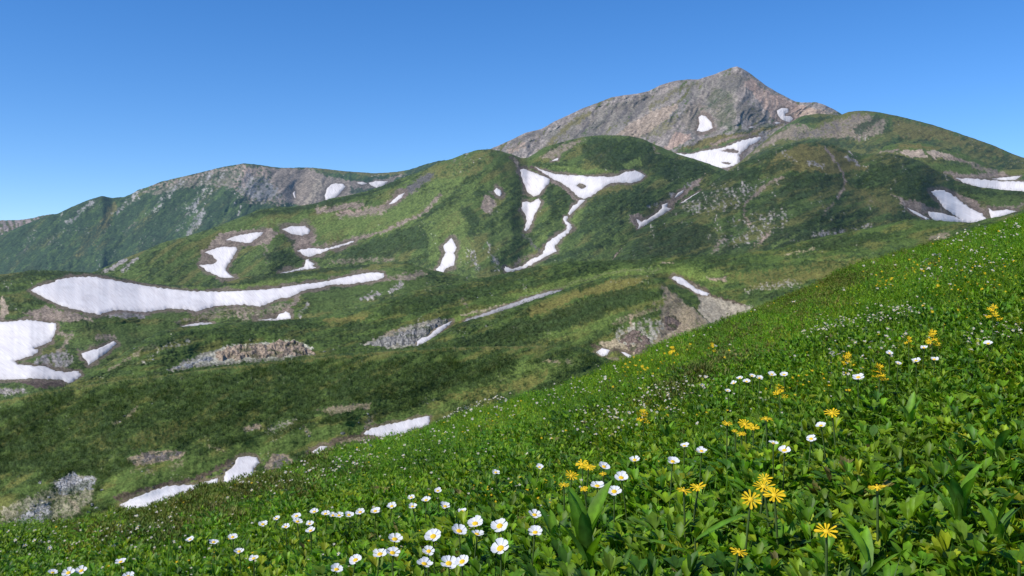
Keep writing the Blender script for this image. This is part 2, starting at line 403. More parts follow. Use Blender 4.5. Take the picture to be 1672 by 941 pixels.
Layer('mountain', 'grey rocky main peak with a pinkish scree slope right of its summit',
      [(780, 262), (800, 244), (818, 236), (838, 227), (858, 217), (885, 210.6), (906, 198), (931, 187), (951, 177), (976, 168), (996, 160), (1016, 156), (1041, 153), (1059, 149), (1076, 140), (1102, 132),
       (1122, 130), (1139, 130), (1159, 124), (1182, 115.5), (1195, 110.5), (1203, 108.5), (1210, 111), (1224, 119.5), (1253, 141.5), (1277, 155), (1298, 166), (1309, 167.5), (1333, 167), (1345, 171), (1360, 178), (1374, 186.5), (1420, 212), (1460, 236)],
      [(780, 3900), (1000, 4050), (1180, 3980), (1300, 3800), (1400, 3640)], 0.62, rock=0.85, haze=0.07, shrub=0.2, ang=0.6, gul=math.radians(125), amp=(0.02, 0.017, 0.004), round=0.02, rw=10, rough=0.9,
      bank=0.5, mix=dict(rock=0.42, dark=-0.5, olive=0.3, lite=-0.4, stones=-0.1), tint=(1.0, .95, .90), step=1.25,
      relief=[([(1150, 140), (1110, 168), (1060, 190), (1010, 222)], 18, -0.016), ([(1120, 140), (1060, 175), (990, 215)], 18, 0.012), ([(1040, 158), (1000, 190), (975, 222)], 6, 0.010), ([(1010, 160), (960, 200), (945, 220)], 7, 0.009), ([(1062, 154), (1034, 190)], 6, 0.009),
              ([(1203, 109), (1200, 140), (1190, 175)], 22, -0.008), ([(1165, 140), (1160, 180), (1152, 215)], 16, 0.012), ([(1085, 145), (1030, 180)], 6, 0.018), ([(940, 190), (900, 220), (870, 245)], 9, 0.016), ([(1090, 250), (1180, 228), (1235, 212)], 18, 0.012)],
      cover=[('drock', 'poly', [(880, 222), (960, 185), (1010, 165), (1060, 157), (1110, 145), (1105, 162), (1040, 193), (1002, 221), (950, 225), (900, 240)], 10, .5), ('tan', 'poly', [(1003, 222), (1040, 196), (1080, 176), (1113, 166), (1095, 190), (1065, 212), (1040, 226)], 7, 0.85), ('olive', 'poly', [(1040, 224), (1070, 205), (1100, 190), (1110, 200), (1080, 225)], 10, 0.55),
             ('pink', 'poly', [(1085, 244), (1096, 226), (1103, 216), (1124, 219), (1130, 224), (1116, 234), (1098, 245)], 4, 1.0),
             ('pink', 'poly', [(1218, 122), (1250, 146), (1280, 160), (1310, 172), (1355, 182), (1320, 200), (1290, 205), (1262, 196), (1235, 160), (1215, 140)], 10, 0.85), ('tan', 'poly', [(1222, 130), (1270, 165), (1300, 190), (1270, 195), (1232, 150)], 12, 0.45),
             ('tan', 'poly', [(1290, 182), (1350, 176), (1370, 188), (1330, 192), (1265, 222), (1240, 215)], 8, 0.6),
             ('drock', 'poly', [(1110, 140), (1160, 126), (1200, 112), (1206, 150), (1200, 205), (1140, 185)], 12, .42), ('olive', 'poly', [(1166, 142), (1194, 150), (1203, 190), (1190, 206), (1172, 196), (1154, 176)], 8, .35), ('drock', 'poly', [(1170, 130), (1200, 118), (1222, 130), (1200, 150), (1180, 150)], 8, 0.7), ('dark', 'poly', [(1165, 142), (1195, 150), (1205, 190), (1190, 205), (1172, 195), (1152, 175)], 10, 0.55), ('dark', 'line', [(1172, 200), (1195, 208)], 6, 0.9),
             ('drock', 'poly', [(1205, 165), (1240, 178), (1255, 200), (1225, 200), (1200, 185)], 8, 0.7), ('scree', 'poly', [(1120, 170), (1150, 165), (1165, 200), (1170, 220), (1130, 222), (1110, 200)], 12, 0.6),
             ('olive', 'poly', [(1105, 246), (1160, 224), (1240, 210), (1290, 198), (1240, 220), (1180, 238), (1140, 250)], 5, 0.9), ('dark', 'line', [(1200, 216), (1260, 204)], 4, 0.8), ('green', 'line', [(1110, 250), (1180, 240), (1200, 230)], 6, 0.9), ('scree', 'line', [(1160, 236), (1240, 213)], 3, 0.8),
             ('olive', 'line', [(880, 250), (930, 205), (960, 185)], 7, 0.7), ('drock', 'line', [(838, 232), (880, 218)], 5, 0.8), ('pink', 'line', [(855, 235), (830, 250)], 6, 0.7), ('olive', 'line', [(1000, 160), (960, 172)], 4, 0.6), ('olive', 'line', [(1140, 135), (1100, 150), (1060, 178)], 6, 0.6),
             ('drock', 'line', [(1000, 180), (978, 222)], 4, 0.85), ('drock', 'line', [(1040, 160), (1010, 195)], 4, 0.85), ('drock', 'line', [(1062, 155), (1030, 195)], 4, 0.85), ('drock', 'line', [(960, 195), (950, 220)], 5, 0.85)])

Layer('hill', 'broad rounded hill with grey scree face and olive right flank below the peak',
      [(1160, 300), (1209, 264), (1248, 231), (1268, 213.6), (1298, 196), (1309, 190), (1333, 185.7), (1357, 187), (1371, 188.6), (1386, 182.7), (1401, 181), (1415, 181), (1436, 183.6), (1474, 191.6), (1518, 202.5), (1562, 216.6), (1592, 227), (1621, 237), (1651, 250.4), (1672, 258), (1730, 282)],
      [(1180, 2900), (1400, 2700), (1730, 2500)], 0.5, haze=0.05, shrub=0.25, ang=0.5, amp=(0.02, 0.010, 0.003), rock=0.3,
      mix=dict(olive=0.35, dark=-0.1, rock=-0.45, lite=-0.1), tint=(0.95, .95, .95),
      relief=[([(1415, 183), (1440, 220), (1450, 260)], 28, -0.02), ([(1371, 190), (1330, 215), (1300, 240)], 18, 0.014), ([(1333, 188), (1310, 200), (1260, 240)], 16, -0.012)],
      cover=[('scree', 'poly', [(1296, 200), (1330, 210), (1370, 194), (1410, 184), (1430, 190), (1452, 196), (1440, 220), (1410, 232), (1370, 230), (1320, 228), (1270, 232), (1215, 262), (1250, 230), (1275, 212)], 12, 0.68), ('drock', 'line', [(1400, 190), (1380, 205), (1300, 225)], 14, 0.5),
             ('dark', 'line', [(1432, 193), (1415, 205), (1398, 216)], 6, 0.95), ('dark', 'poly', [(1302, 200), (1320, 190), (1360, 190), (1340, 200), (1315, 205)], 4, 0.7), ('dark', 'line', [(1230, 262), (1290, 240), (1390, 235)], 10, 0.7), ('dark', 'poly', [(1380, 245), (1440, 232), (1520, 232), (1600, 262), (1672, 275), (1672, 290), (1560, 250)], 8, 0.6),
             ('olive', 'poly', [(1455, 192), (1520, 206), (1640, 250), (1640, 262), (1540, 232), (1460, 226)], 16, 0.75), ('dark', 'poly', [(1560, 222), (1672, 262), (1690, 300), (1600, 260)], 12, 0.45)])

Layer('hill', 'low terrace with a bare tan scar and green top under the right hill',
      [(1360, 275), (1412, 250.5), (1445, 237), (1474, 233), (1504, 233), (1533, 238.7), (1562, 246.5), (1592, 258), (1615, 269.6), (1630, 277), (1660, 277), (1700, 272), (1730, 268)],
      [(1400, 2350), (1730, 2250)], 0.42, haze=0.03, shrub=0.25, mix=dict(dark=-0.05, olive=0.1, rock=-0.5),
      cover=[('tan', 'poly', [(1466, 250), (1482, 246), (1506, 247), (1512, 257), (1492, 258)], 3, 1.0), ('tan', 'poly', [(1511, 250), (1522, 247), (1545, 250), (1568, 258), (1582, 266), (1560, 262), (1530, 260)], 3, 0.95), ('scree', 'line', [(1560, 258), (1600, 275), (1640, 285)], 6, 0.7), ('scree', 'line', [(1410, 252), (1470, 245)], 4, 0.7),
             ('olive', 'line', [(1470, 238), (1530, 243)], 4, 0.8), ('green', 'poly', [(1500, 265), (1560, 270), (1600, 284), (1560, 290)], 8, 0.7), ('scree', 'line', [(1545, 284), (1570, 289), (1640, 287)], 5, 0.8)])

Layer('hill', 'bright green hills with a snowy bowl and gullies across the middle of the view',
      [(120, 452), (158, 443), (201, 423), (239, 408), (264, 397), (314, 383), (352, 370.7), (377, 360.6), (397, 353), (425, 342), (450, 339), (483, 337), (513, 333), (541, 324), (563, 320.5), (601, 312), (626, 303), (651, 293), (676, 284), (701, 274), (716, 265), (737, 260),
       (759, 251), (780, 245), (800, 243.5), (818, 247), (838, 253), (850, 258), (862, 258), (888, 241), (921, 231), (956, 223), (981, 221), (1006, 221), (1031, 223), (1051, 227.7), (1069, 236), (1081, 241), (1104, 251), (1144, 263), (1174, 273.5), (1215, 292), (1260, 310)],
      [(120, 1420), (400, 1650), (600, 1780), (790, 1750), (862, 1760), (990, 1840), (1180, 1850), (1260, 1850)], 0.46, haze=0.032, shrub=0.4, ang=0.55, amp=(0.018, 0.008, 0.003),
      mix=dict(dark=0.0, lite=0.08, rock=-0.6, olive=-0.12),
      relief=[([(885, 272), (955, 320), (930, 360), (900, 405), (830, 442)], 22, 0.022), ([(862, 280), (868, 330), (860, 380), (885, 415)], 13, 0.014), ([(790, 245), (730, 330), (640, 395), (560, 420)], 34, -0.028), ([(810, 250), (840, 330), (835, 400)], 22, -0.014), ([(885, 300), (900, 350)], 14, -0.014),
              ([(400, 390), (470, 400), (500, 420)], 55, 0.022), ([(1000, 318), (960, 380), (900, 430)], 36, -0.020), ([(990, 226), (1000, 262)], 45, -0.016), ([(880, 285), (960, 292), (1040, 286)], 20, 0.02), ([(730, 390), (725, 445)], 14, 0.012), ([(1150, 310), (1060, 362), (1010, 420)], 18, 0.016), ([(640, 330), (660, 318)], 14, 0.012), ([(430, 345), (560, 328), (640, 300)], 12, -0.014),
              ([(450, 390), (440, 430)], 18, -0.012), ([(560, 400), (500, 425)], 12, 0.012), ([(180, 440), (300, 395), (400, 362)], 16, -0.012)],
      cover=[('dark', 'line', [(405, 352), (470, 345), (540, 332), (600, 316), (650, 298)], 5, 0.95), ('nodark', 'poly', [(370, 362), (440, 352), (560, 345), (640, 335), (600, 375), (520, 395), (440, 370), (400, 375)], 12, 0.9), ('lite', 'poly', [(400, 362), (560, 345), (640, 340), (690, 300), (760, 262), (760, 300), (650, 390), (560, 395)], 14, 0.6),
             ('scree', 'poly', [(330, 410), (360, 380), (440, 372), (455, 380), (440, 400), (390, 402), (340, 440), (322, 430)], 7, 0.8), ('scree', 'poly', [(460, 372), (505, 368), (518, 395), (495, 425), (480, 410), (470, 392)], 9, 0.85), ('scree', 'line', [(575, 394), (620, 382), (690, 350), (720, 320)], 3, 0.8), ('scree', 'line', [(520, 405), (600, 385)], 4, 0.6), ('scree', 'line', [(680, 305), (655, 318), (620, 345), (560, 350)], 9, 0.75), ('drock', 'line', [(700, 290), (665, 312)], 9, 0.8),
             ('scree', 'line', [(520, 345), (555, 340), (590, 335)], 6, 0.8), ('pink', 'line', [(600, 340), (550, 352)], 4, 0.6), ('rock', 'line', [(205, 425), (170, 444)], 4, 0.9), ('rock', 'line', [(222, 424), (200, 444)], 4, 0.8), ('scree', 'line', [(430, 395), (440, 425)], 8, 0.5),
             ('dark', 'line', [(440, 420), (475, 420)], 9, 0.9), ('dark', 'line', [(470, 386), (478, 400)], 6, 0.7), ('dark', 'poly', [(560, 408), (640, 380), (700, 360), (715, 385), (700, 410), (640, 420), (570, 435)], 16, 0.65), ('scree', 'line', [(540, 430), (600, 425), (640, 425)], 6, 0.6), ('dark', 'line', [(610, 418), (690, 400)], 8, 0.6),
             ('lite', 'poly', [(690, 360), (720, 340), (760, 330), (780, 380), (760, 440), (700, 430)], 14, 0.6), ('dark', 'line', [(760, 345), (775, 365), (770, 380)], 10, 0.85), ('dark', 'line', [(780, 315), (795, 318)], 7, 0.9), ('scree', 'poly', [(785, 325), (800, 318), (812, 340), (800, 350), (788, 345)], 6, 0.8),
             ('soil', 'line', [(835, 255), (850, 275), (856, 305)], 6, 0.7), ('tan', 'line', [(842, 262), (852, 290)], 4, 0.6), ('soil', 'line', [(868, 272), (893, 288)], 3, 0.9), ('scree', 'line', [(900, 295), (925, 308), (942, 328)], 4, 0.85), ('dark', 'line', [(895, 310), (905, 345), (895, 370)], 9, 0.8), ('dark', 'line', [(835, 350), (838, 375)], 8, 0.75),
             ('lite', 'line', [(880, 395), (905, 360)], 9, 0.6), ('lite', 'line', [(815, 350), (825, 400), (800, 430)], 18, 0.5), ('drock', 'line', [(855, 385), (875, 405), (885, 412)], 3, 0.7), ('scree', 'line', [(840, 432), (870, 415)], 6, 0.6),
             ('dark', 'poly', [(960, 225), (1050, 232), (1080, 250), (1070, 275), (1000, 285), (960, 268), (945, 245)], 14, 0.7), ('dark', 'poly', [(1055, 252), (1140, 264), (1180, 285), (1100, 300), (1060, 280)], 10, 0.75), ('scree', 'poly', [(880, 262), (900, 242), (945, 228), (958, 226), (930, 245), (910, 258)], 6, 0.65), ('lite', 'poly', [(1010, 268), (1045, 258), (1048, 272), (1020, 276)], 6, 0.8), ('lite', 'line', [(880, 268), (940, 278), (1010, 282), (1055, 290)], 4, 0.7), ('dark', 'line', [(870, 268), (930, 272)], 3, 0.8), ('scree', 'line', [(1068, 240), (1075, 252)], 2, 0.8),
             ('dark', 'poly', [(970, 318), (1030, 302), (1070, 310), (1060, 340), (1000, 365), (960, 385), (930, 395), (945, 360)], 14, 0.6), ('nodark', 'line', [(945, 345), (920, 385), (890, 425)], 8, 0.8), ('lite', 'line', [(950, 340), (925, 380), (900, 418)], 6, 0.6), ('olive', 'line', [(980, 312), (1030, 306)], 7, 0.7), ('dark', 'line', [(890, 428), (960, 410), (1000, 395)], 7, 0.7),
             ('scree', 'poly', [(1028, 352), (1045, 345), (1050, 360), (1075, 352), (1090, 330), (1110, 315), (1150, 285), (1140, 305), (1100, 335), (1060, 372), (1036, 378)], 6, 0.85), ('scree', 'poly', [(1000, 428), (1015, 405), (1030, 392), (1045, 385), (1040, 400), (1022, 420)], 5, 0.85), ('rock', 'line', [(1060, 340), (1085, 325), (1130, 300)], 5, 0.6),
             ('scree', 'line', [(640, 452), (700, 445), (720, 446)], 6, 0.7), ('rock', 'line', [(770, 415), (778, 440)], 9, 0.55), ('rock', 'line', [(800, 400), (812, 440)], 8, 0.45), ('rock', 'line', [(770, 250), (740, 262)], 6, 0.4), ('olive', 'poly', [(720, 265), (790, 247), (815, 252), (780, 290), (700, 300)], 14, 0.5)])

Layer('hill', 'olive green conical hill with scattered rocks in front of the right hills',
      [(960, 452), (998, 428), (1039, 378), (1070, 358), (1097, 344), (1149, 309), (1180, 285), (1197, 277), (1209, 267), (1239, 255), (1268, 243), (1292, 234), (1312, 232.5), (1339, 233), (1362, 238), (1386, 246), (1409, 252.5), (1433, 250.4), (1454, 251), (1474, 255.5), (1504, 263.7), (1527, 278.4), (1548, 287), (1560, 295), (1577, 301), (1601, 306), (1636, 310), (1672, 313), (1730, 316)],
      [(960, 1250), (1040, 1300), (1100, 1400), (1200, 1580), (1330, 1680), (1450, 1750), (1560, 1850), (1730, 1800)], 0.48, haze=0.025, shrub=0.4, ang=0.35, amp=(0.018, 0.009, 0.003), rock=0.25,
      mix=dict(dark=0.14, olive=0.18, lite=-0.25, rock=-0.3, stones=-0.05), tint=(0.84, .84, .84),
      relief=[([(1330, 235), (1340, 290), (1330, 340)], 34, -0.02), ([(1370, 242), (1400, 300), (1440, 330)], 24, 0.012), ([(1260, 260), (1180, 330), (1110, 390)], 30, -0.014), ([(1450, 255), (1500, 300), (1540, 340)], 24, -0.014), ([(1245, 300), (1220, 360), (1200, 400)], 16, 0.014), ([(1560, 320), (1590, 350)], 30, 0.02), ([(1450, 320), (1500, 352)], 14, 0.012), ([(1300, 400), (1260, 385), (1400, 350)], 20, -0.01)],
      cover=[('olive', 'poly', [(1270, 250), (1310, 236), (1360, 240), (1400, 262), (1420, 280), (1360, 285), (1290, 280), (1240, 285)], 12, 0.85), ('dark', 'poly', [(1280, 285), (1360, 285), (1360, 310), (1300, 315), (1270, 300)], 12, 0.75), ('dark', 'line', [(1170, 300), (1240, 280), (1285, 270)], 10, 0.75), ('dark', 'poly', [(1420, 265), (1500, 270), (1530, 300), (1520, 340), (1460, 320), (1400, 290)], 14, 0.6),
             ('scree', 'line', [(1345, 240), (1362, 262), (1372, 280), (1381, 298), (1377, 312), (1368, 325)], 2.5, 0.9), ('scree', 'line', [(1360, 332), (1345, 352)], 2.5, 0.7), ('rock', 'line', [(1385, 258), (1405, 272)], 5, 0.8), ('rock', 'line', [(1280, 250), (1295, 265)], 8, 0.4), ('rock', 'line', [(1320, 268), (1345, 272)], 6, 0.6),
             ('rock', 'poly', [(1110, 330), (1170, 310), (1230, 300), (1260, 290), (1240, 310), (1200, 345), (1150, 350), (1110, 352)], 12, 0.42), ('scree', 'line', [(1275, 290), (1245, 308), (1218, 335), (1215, 345)], 4, 0.75), ('rock', 'poly', [(1190, 360), (1260, 340), (1300, 345), (1280, 380), (1230, 400), (1180, 410), (1165, 395)], 14, 0.36), ('pink', 'line', [(1255, 382), (1235, 400)], 5, 0.7), ('pink', 'line', [(1215, 350), (1225, 368)], 4, 0.6),
             ('dark', 'poly', [(1040, 390), (1100, 360), (1160, 370), (1180, 400), (1080, 418), (1020, 420)], 12, 0.7), ('scree', 'line', [(1165, 410), (1185, 392)], 7, 0.6), ('rock', 'line', [(1330, 385), (1380, 380), (1420, 372)], 8, 0.5), ('rock', 'line', [(1280, 385), (1310, 400)], 6, 0.4), ('dark', 'line', [(1250, 405), (1310, 372), (1350, 355)], 9, 0.7), ('lite', 'line', [(1262, 404), (1310, 380)], 3, 0.7),
             ('olive', 'line', [(1380, 305), (1430, 330), (1460, 345)], 12, 0.6), ('scree', 'poly', [(1455, 318), (1470, 324), (1500, 330), (1530, 345), (1560, 356), (1530, 350), (1500, 350), (1478, 338)], 5, 0.95), ('scree', 'poly', [(1525, 305), (1560, 312), (1590, 330), (1612, 345), (1605, 352), (1580, 335), (1560, 325)], 6, 0.85), ('green', 'poly', [(1550, 300), (1640, 318), (1672, 320), (1672, 345), (1620, 340), (1580, 320)], 10, 0.8), ('dark', 'line', [(1570, 308), (1620, 320)], 6, 0.8), ('scree', 'line', [(1600, 340), (1650, 340), (1672, 335)], 5, 0.6)])

Layer('hill', 'flat green terrace holding the largest snow field at the left',
      [(-60, 452), (0, 448.6), (25, 445.6), (50, 442), (93, 442), (143, 445), (161, 447), (200, 454), (226, 461), (276, 466), (352, 467), (400, 452), (455, 447.5), (518, 439), (576, 435), (620, 430), (660, 427), (700, 440), (760, 452), (820, 462)],
      [(-60, 1120), (300, 1150), (576, 1180), (700, 1130), (820, 1130)], 0.30, haze=0.012, shrub=0.6, ang=0.1, amp=(0.02, 0.010, 0.003),
      mix=dict(dark=0.0, lite=0.0, olive=-.1, rock=-0.45),
      relief=[([(60, 490), (200, 480), (400, 486), (600, 455)], 20, 0.02), ([(110, 515), (250, 520), (440, 505), (500, 490)], 12, -0.018), ([(0, 560), (80, 560), (120, 620)], 34, 0.03), ([(110, 530), (150, 560), (110, 590)], 20, -0.02), ([(300, 535), (340, 527)], 8, 0.012), ([(460, 518), (440, 505)], 10, 0.012)],
      cover=[('dark', 'line', [(0, 456), (40, 450), (90, 446), (140, 449), (190, 456)], 6, 0.85), ('dark', 'line', [(0, 475), (40, 470)], 6, 0.7), ('lite', 'line', [(70, 456), (60, 462)], 4, 0.8), ('dark', 'line', [(190, 458), (276, 468), (380, 466), (440, 453), (520, 443), (600, 433)], 4.5, 0.95), ('lite', 'line', [(220, 467), (300, 473), (400, 468), (520, 452)], 4, 0.7),
             ('tan', 'poly', [(0, 484), (10, 488), (12, 510), (8, 524), (0, 524)], 3, 0.8), ('scree', 'poly', [(35, 512), (70, 502), (100, 505), (150, 520), (110, 528), (60, 524)], 8, 0.8), ('tan', 'line', [(112, 520), (150, 522)], 4, 0.7), ('rock', 'poly', [(172, 512), (200, 506), (250, 511), (235, 520), (180, 520)], 4, 0.9), ('scree', 'poly', [(250, 512), (330, 505), (380, 500), (430, 504), (470, 490), (480, 500), (440, 520), (330, 524), (290, 530)], 8, 0.55), ('green', 'poly', [(250, 512), (300, 508), (320, 520), (280, 526)], 6, 0.8), ('scree', 'line', [(390, 500), (400, 520)], 9, 0.7), ('scree', 'line', [(488, 485), (470, 505), (455, 515)], 5, 0.75), ('rock', 'line', [(500, 498), (490, 518)], 5, 0.6),
             ('green', 'poly', [(500, 480), (600, 462), (680, 445), (700, 470), (600, 490), (510, 515)], 12, 0.8), ('rock', 'line', [(590, 490), (620, 480)], 6, 0.7), ('rock', 'line', [(655, 465), (640, 475)], 7, 0.7), ('scree', 'line', [(580, 455), (650, 455), (690, 448)], 7, 0.7), ('dark', 'line', [(150, 535), (175, 537)], 5, 0.8), ('green', 'poly', [(125, 528), (250, 530), (290, 540), (200, 580), (150, 600), (130, 560)], 10, 0.6), ('scree', 'line', [(160, 550), (185, 552)], 6, 0.7), ('rock', 'poly', [(70, 580), (110, 575), (120, 600), (90, 602), (50, 592)], 7, 0.7),
             ('soil', 'poly', [(20, 622), (60, 620), (105, 624), (112, 632), (60, 634)], 4, 0.9), ('rock', 'line', [(0, 640), (40, 640)], 6, 0.8), ('scree', 'line', [(95, 545), (115, 550), (100, 575)], 7, 0.7)])

Layer('hill', 'wide scrub covered plateau with rock ledges running across the valley',
      [(-60, 662), (60, 646), (100, 634), (131, 618), (176, 593), (226, 561), (261, 541), (296, 534), (349, 529), (420, 525.5), (500, 520.6), (576, 510.5), (613, 495), (676, 475), (737, 465), (820, 448), (888, 433), (931, 427), (996, 426), (1081, 421), (1132, 420), (1200, 416), (1251, 407), (1330, 390), (1420, 372), (1480, 359), (1521, 359.5), (1587, 364.5), (1611, 357.5), (1640, 352), (1672, 343), (1730, 330)],
      [(-60, 560), (100, 600), (300, 760), (600, 880), (900, 1060), (1100, 1180), (1400, 1250), (1730, 1250)], 0.32, haze=0.006, shrub=0.7, ang=0.22, amp=(0.02, 0.010, 0.003),
      tint=(1.1, 1.12, .95), mix=dict(dark=0.08, olive=0.0, lite=-0.12, rock=-0.5),
      relief=[([(740, 530), (840, 500), (940, 468), (1010, 452)], 16, 0.016), ([(1095, 450), (1140, 475), (1180, 505), (1200, 540)], 22, 0.03), ([(320, 575), (420, 565), (510, 570)], 8, 0.012), ([(590, 555), (680, 540), (740, 525)], 9, 0.012), ([(1130, 440), (1250, 470)], 22, -0.012), ([(1300, 400), (1420, 395)], 16, -0.012), ([(1440, 400), (1540, 372)], 14, 0.012)],
      cover=[('lite', 'line', [(700, 535), (760, 518), (850, 495), (920, 472), (1000, 448), (1080, 440)], 6, 0.9), ('tan', 'line', [(755, 516), (790, 507), (830, 497)], 2, 0.75), ('tan', 'line', [(900, 476), (940, 462), (1000, 446), (1080, 441)], 2.6, 0.8), ('lite', 'poly', [(800, 490), (900, 462), (1000, 440), (1130, 436), (1230, 450), (1180, 470), (1100, 448), (1000, 452), (880, 485)], 8, 0.7), ('nodark', 'line', [(760, 510), (900, 470), (1010, 446), (1130, 440)], 7, 0.9),
             ('dark', 'poly', [(640, 490), (720, 470), (830, 450), (900, 440), (860, 460), (760, 490), (690, 515), (620, 515)], 12, 0.65), ('dark', 'line', [(780, 460), (880, 440)], 6, 0.8), ('dark', 'line', [(400, 532), (480, 530), (530, 536)], 5, 0.8), ('olive', 'line', [(530, 525), (600, 520)], 5, 0.8), ('dark', 'line', [(930, 432), (1000, 430)], 5, 0.7), ('dark', 'line', [(1150, 440), (1180, 432)], 6, 0.9), ('dark', 'poly', [(1250, 410), (1340, 395), (1430, 380), (1480, 380), (1420, 400), (1350, 415)], 10, 0.75), ('dark', 'poly', [(1300, 428), (1380, 422), (1400, 440), (1340, 446)], 6, 0.85), ('olive', 'poly', [(1180, 450), (1320, 430), (1420, 420), (1380, 450), (1240, 480)], 10, 0.6), ('lite', 'line', [(1310, 425), (1390, 425)], 3, 0.6),
             ('gravel', 'poly', [(1130, 462), (1155, 480), (1200, 495), (1240, 505), (1270, 512), (1240, 580), (1150, 580), (1140, 530), (1140, 485)], 4, 1.0), ('gravel', 'poly', [(1150, 482), (1200, 496), (1250, 510), (1200, 570), (1150, 540)], 8, 1.0), ('soil', 'line', [(1125, 458), (1165, 483), (1215, 500)], 2.5, 0.8), ('scree', 'line', [(1160, 457), (1185, 456)], 4, 0.8), ('pink', 'line', [(1160, 458), (1184, 457)], 3, 0.6), ('scree', 'line', [(1240, 470), (1290, 462)], 6, 0.5), ('rock', 'line', [(1220, 475), (1300, 462)], 8, 0.5), ('scree', 'line', [(1520, 390), (1545, 385)], 7, 0.7), ('tan', 'line', [(1080, 430), (1100, 430)], 2, 0.8), ('tan', 'line', [(1280, 418), (1330, 408)], 3, 0.6),
             ('rock', 'poly', [(300, 590), (340, 575), (400, 565), (450, 560), (500, 568), (516, 580), (440, 592), (340, 598), (270, 610)], 6, 0.9), ('pale', 'poly', [(290, 600), (345, 577), (380, 564), (430, 561), (480, 556), (512, 570), (500, 580), (400, 590), (330, 596)], 6, 0.75), ('rock', 'poly', [(590, 565), (620, 550), (660, 535), (700, 525), (740, 520), (700, 545), (680, 565), (640, 572)], 5, 0.95), ('pink', 'poly', [(625, 545), (655, 535), (670, 545), (650, 556), (630, 556)], 4, 0.6), ('soil', 'line', [(700, 556), (740, 530)], 6, 0.7), ('olive', 'line', [(720, 545), (760, 525)], 6, 0.7),
             ('scree', 'line', [(180, 605), (230, 575), (250, 568)], 5, 0.6), ('rock', 'line', [(220, 600), (290, 555)], 6, 0.4), ('rock', 'line', [(280, 570), (310, 558)], 5, 0.5), ('scree', 'line', [(755, 488), (762, 505)], 3, 0.6), ('dark', 'line', [(240, 570), (300, 545), (400, 540)], 8, 0.6)])

Layer('hill', 'rounded scrub mound with an eroded brown flank in the middle of the valley',
      [(600, 590), (660, 572), (682, 566), (710, 550), (740, 532), (760, 525), (787, 518), (835, 503), (860, 494), (900, 481), (930, 470), (960, 460), (1001, 451.5), (1036, 449.5), (1060, 450), (1078, 457), (1090, 468), (1110, 484), (1135, 503), (1160, 528), (1185, 552), (1230, 580)],
      [(600, 600), (680, 640), (860, 740), (1000, 770), (1060, 765), (1110, 725), (1160, 665), (1230, 610)], 0.45, haze=0.003, shrub=1.0, ang=0.35, amp=(0.016, 0.009, 0.003), rock=0.2,
      tint=(1.1, 1.12, .95), mix=dict(dark=0.1, olive=0.04, lite=-.1, rock=-0.45),
      relief=[([(1040, 452), (1055, 490), (1040, 540), (1020, 580)], 34, -0.014), ([(1120, 500), (1100, 540), (1080, 570)], 18, 0.006), ([(970, 575), (1000, 560), (1030, 580)], 16, 0.016), ([(880, 500), (820, 540), (760, 560)], 26, -0.012)],
      cover=[('dark', 'poly', [(880, 520), (940, 495), (1000, 475), (1050, 470), (1060, 485), (1000, 510), (950, 535), (880, 550), (760, 570), (720, 565), (800, 540)], 12, 0.85), ('olive', 'poly', [(860, 505), (930, 480), (1000, 456), (1060, 455), (1030, 470), (940, 490), (870, 520)], 8, 0.8), ('lite', 'poly', [(870, 545), (960, 530), (1010, 505), (1000, 530), (960, 560), (900, 560)], 10, 0.5),
             ('scree', 'poly', [(1078, 468), (1095, 474), (1120, 494), (1150, 518), (1180, 548), (1130, 580), (1060, 575), (1075, 530), (1085, 495)], 9, 0.78), ('gravel', 'line', [(1160, 535), (1190, 560)], 7, .9), ('scree', 'poly', [(1085, 530), (1100, 520), (1130, 535), (1110, 560), (1080, 565)], 8, 0.8), ('pink', 'line', [(1010, 550), (1030, 540), (1030, 520)], 5, 0.7), ('tan', 'poly', [(975, 560), (1010, 552), (1060, 560), (1080, 575), (1040, 590), (1020, 575), (985, 568)], 6, 0.85), ('scree', 'line', [(1000, 530), (1040, 515), (1080, 505)], 6, 0.6), ('rock', 'poly', [(1000, 540), (1060, 520), (1090, 530), (1060, 570), (1010, 570)], 12, 0.6), ('scree', 'line', [(1090, 475), (1070, 500)], 5, 0.5),
             ('soil', 'line', [(968, 565), (980, 572), (1000, 572), (1030, 576)], 4, 0.8), ('scree', 'line', [(980, 585), (1030, 590)], 6, 0.7)])

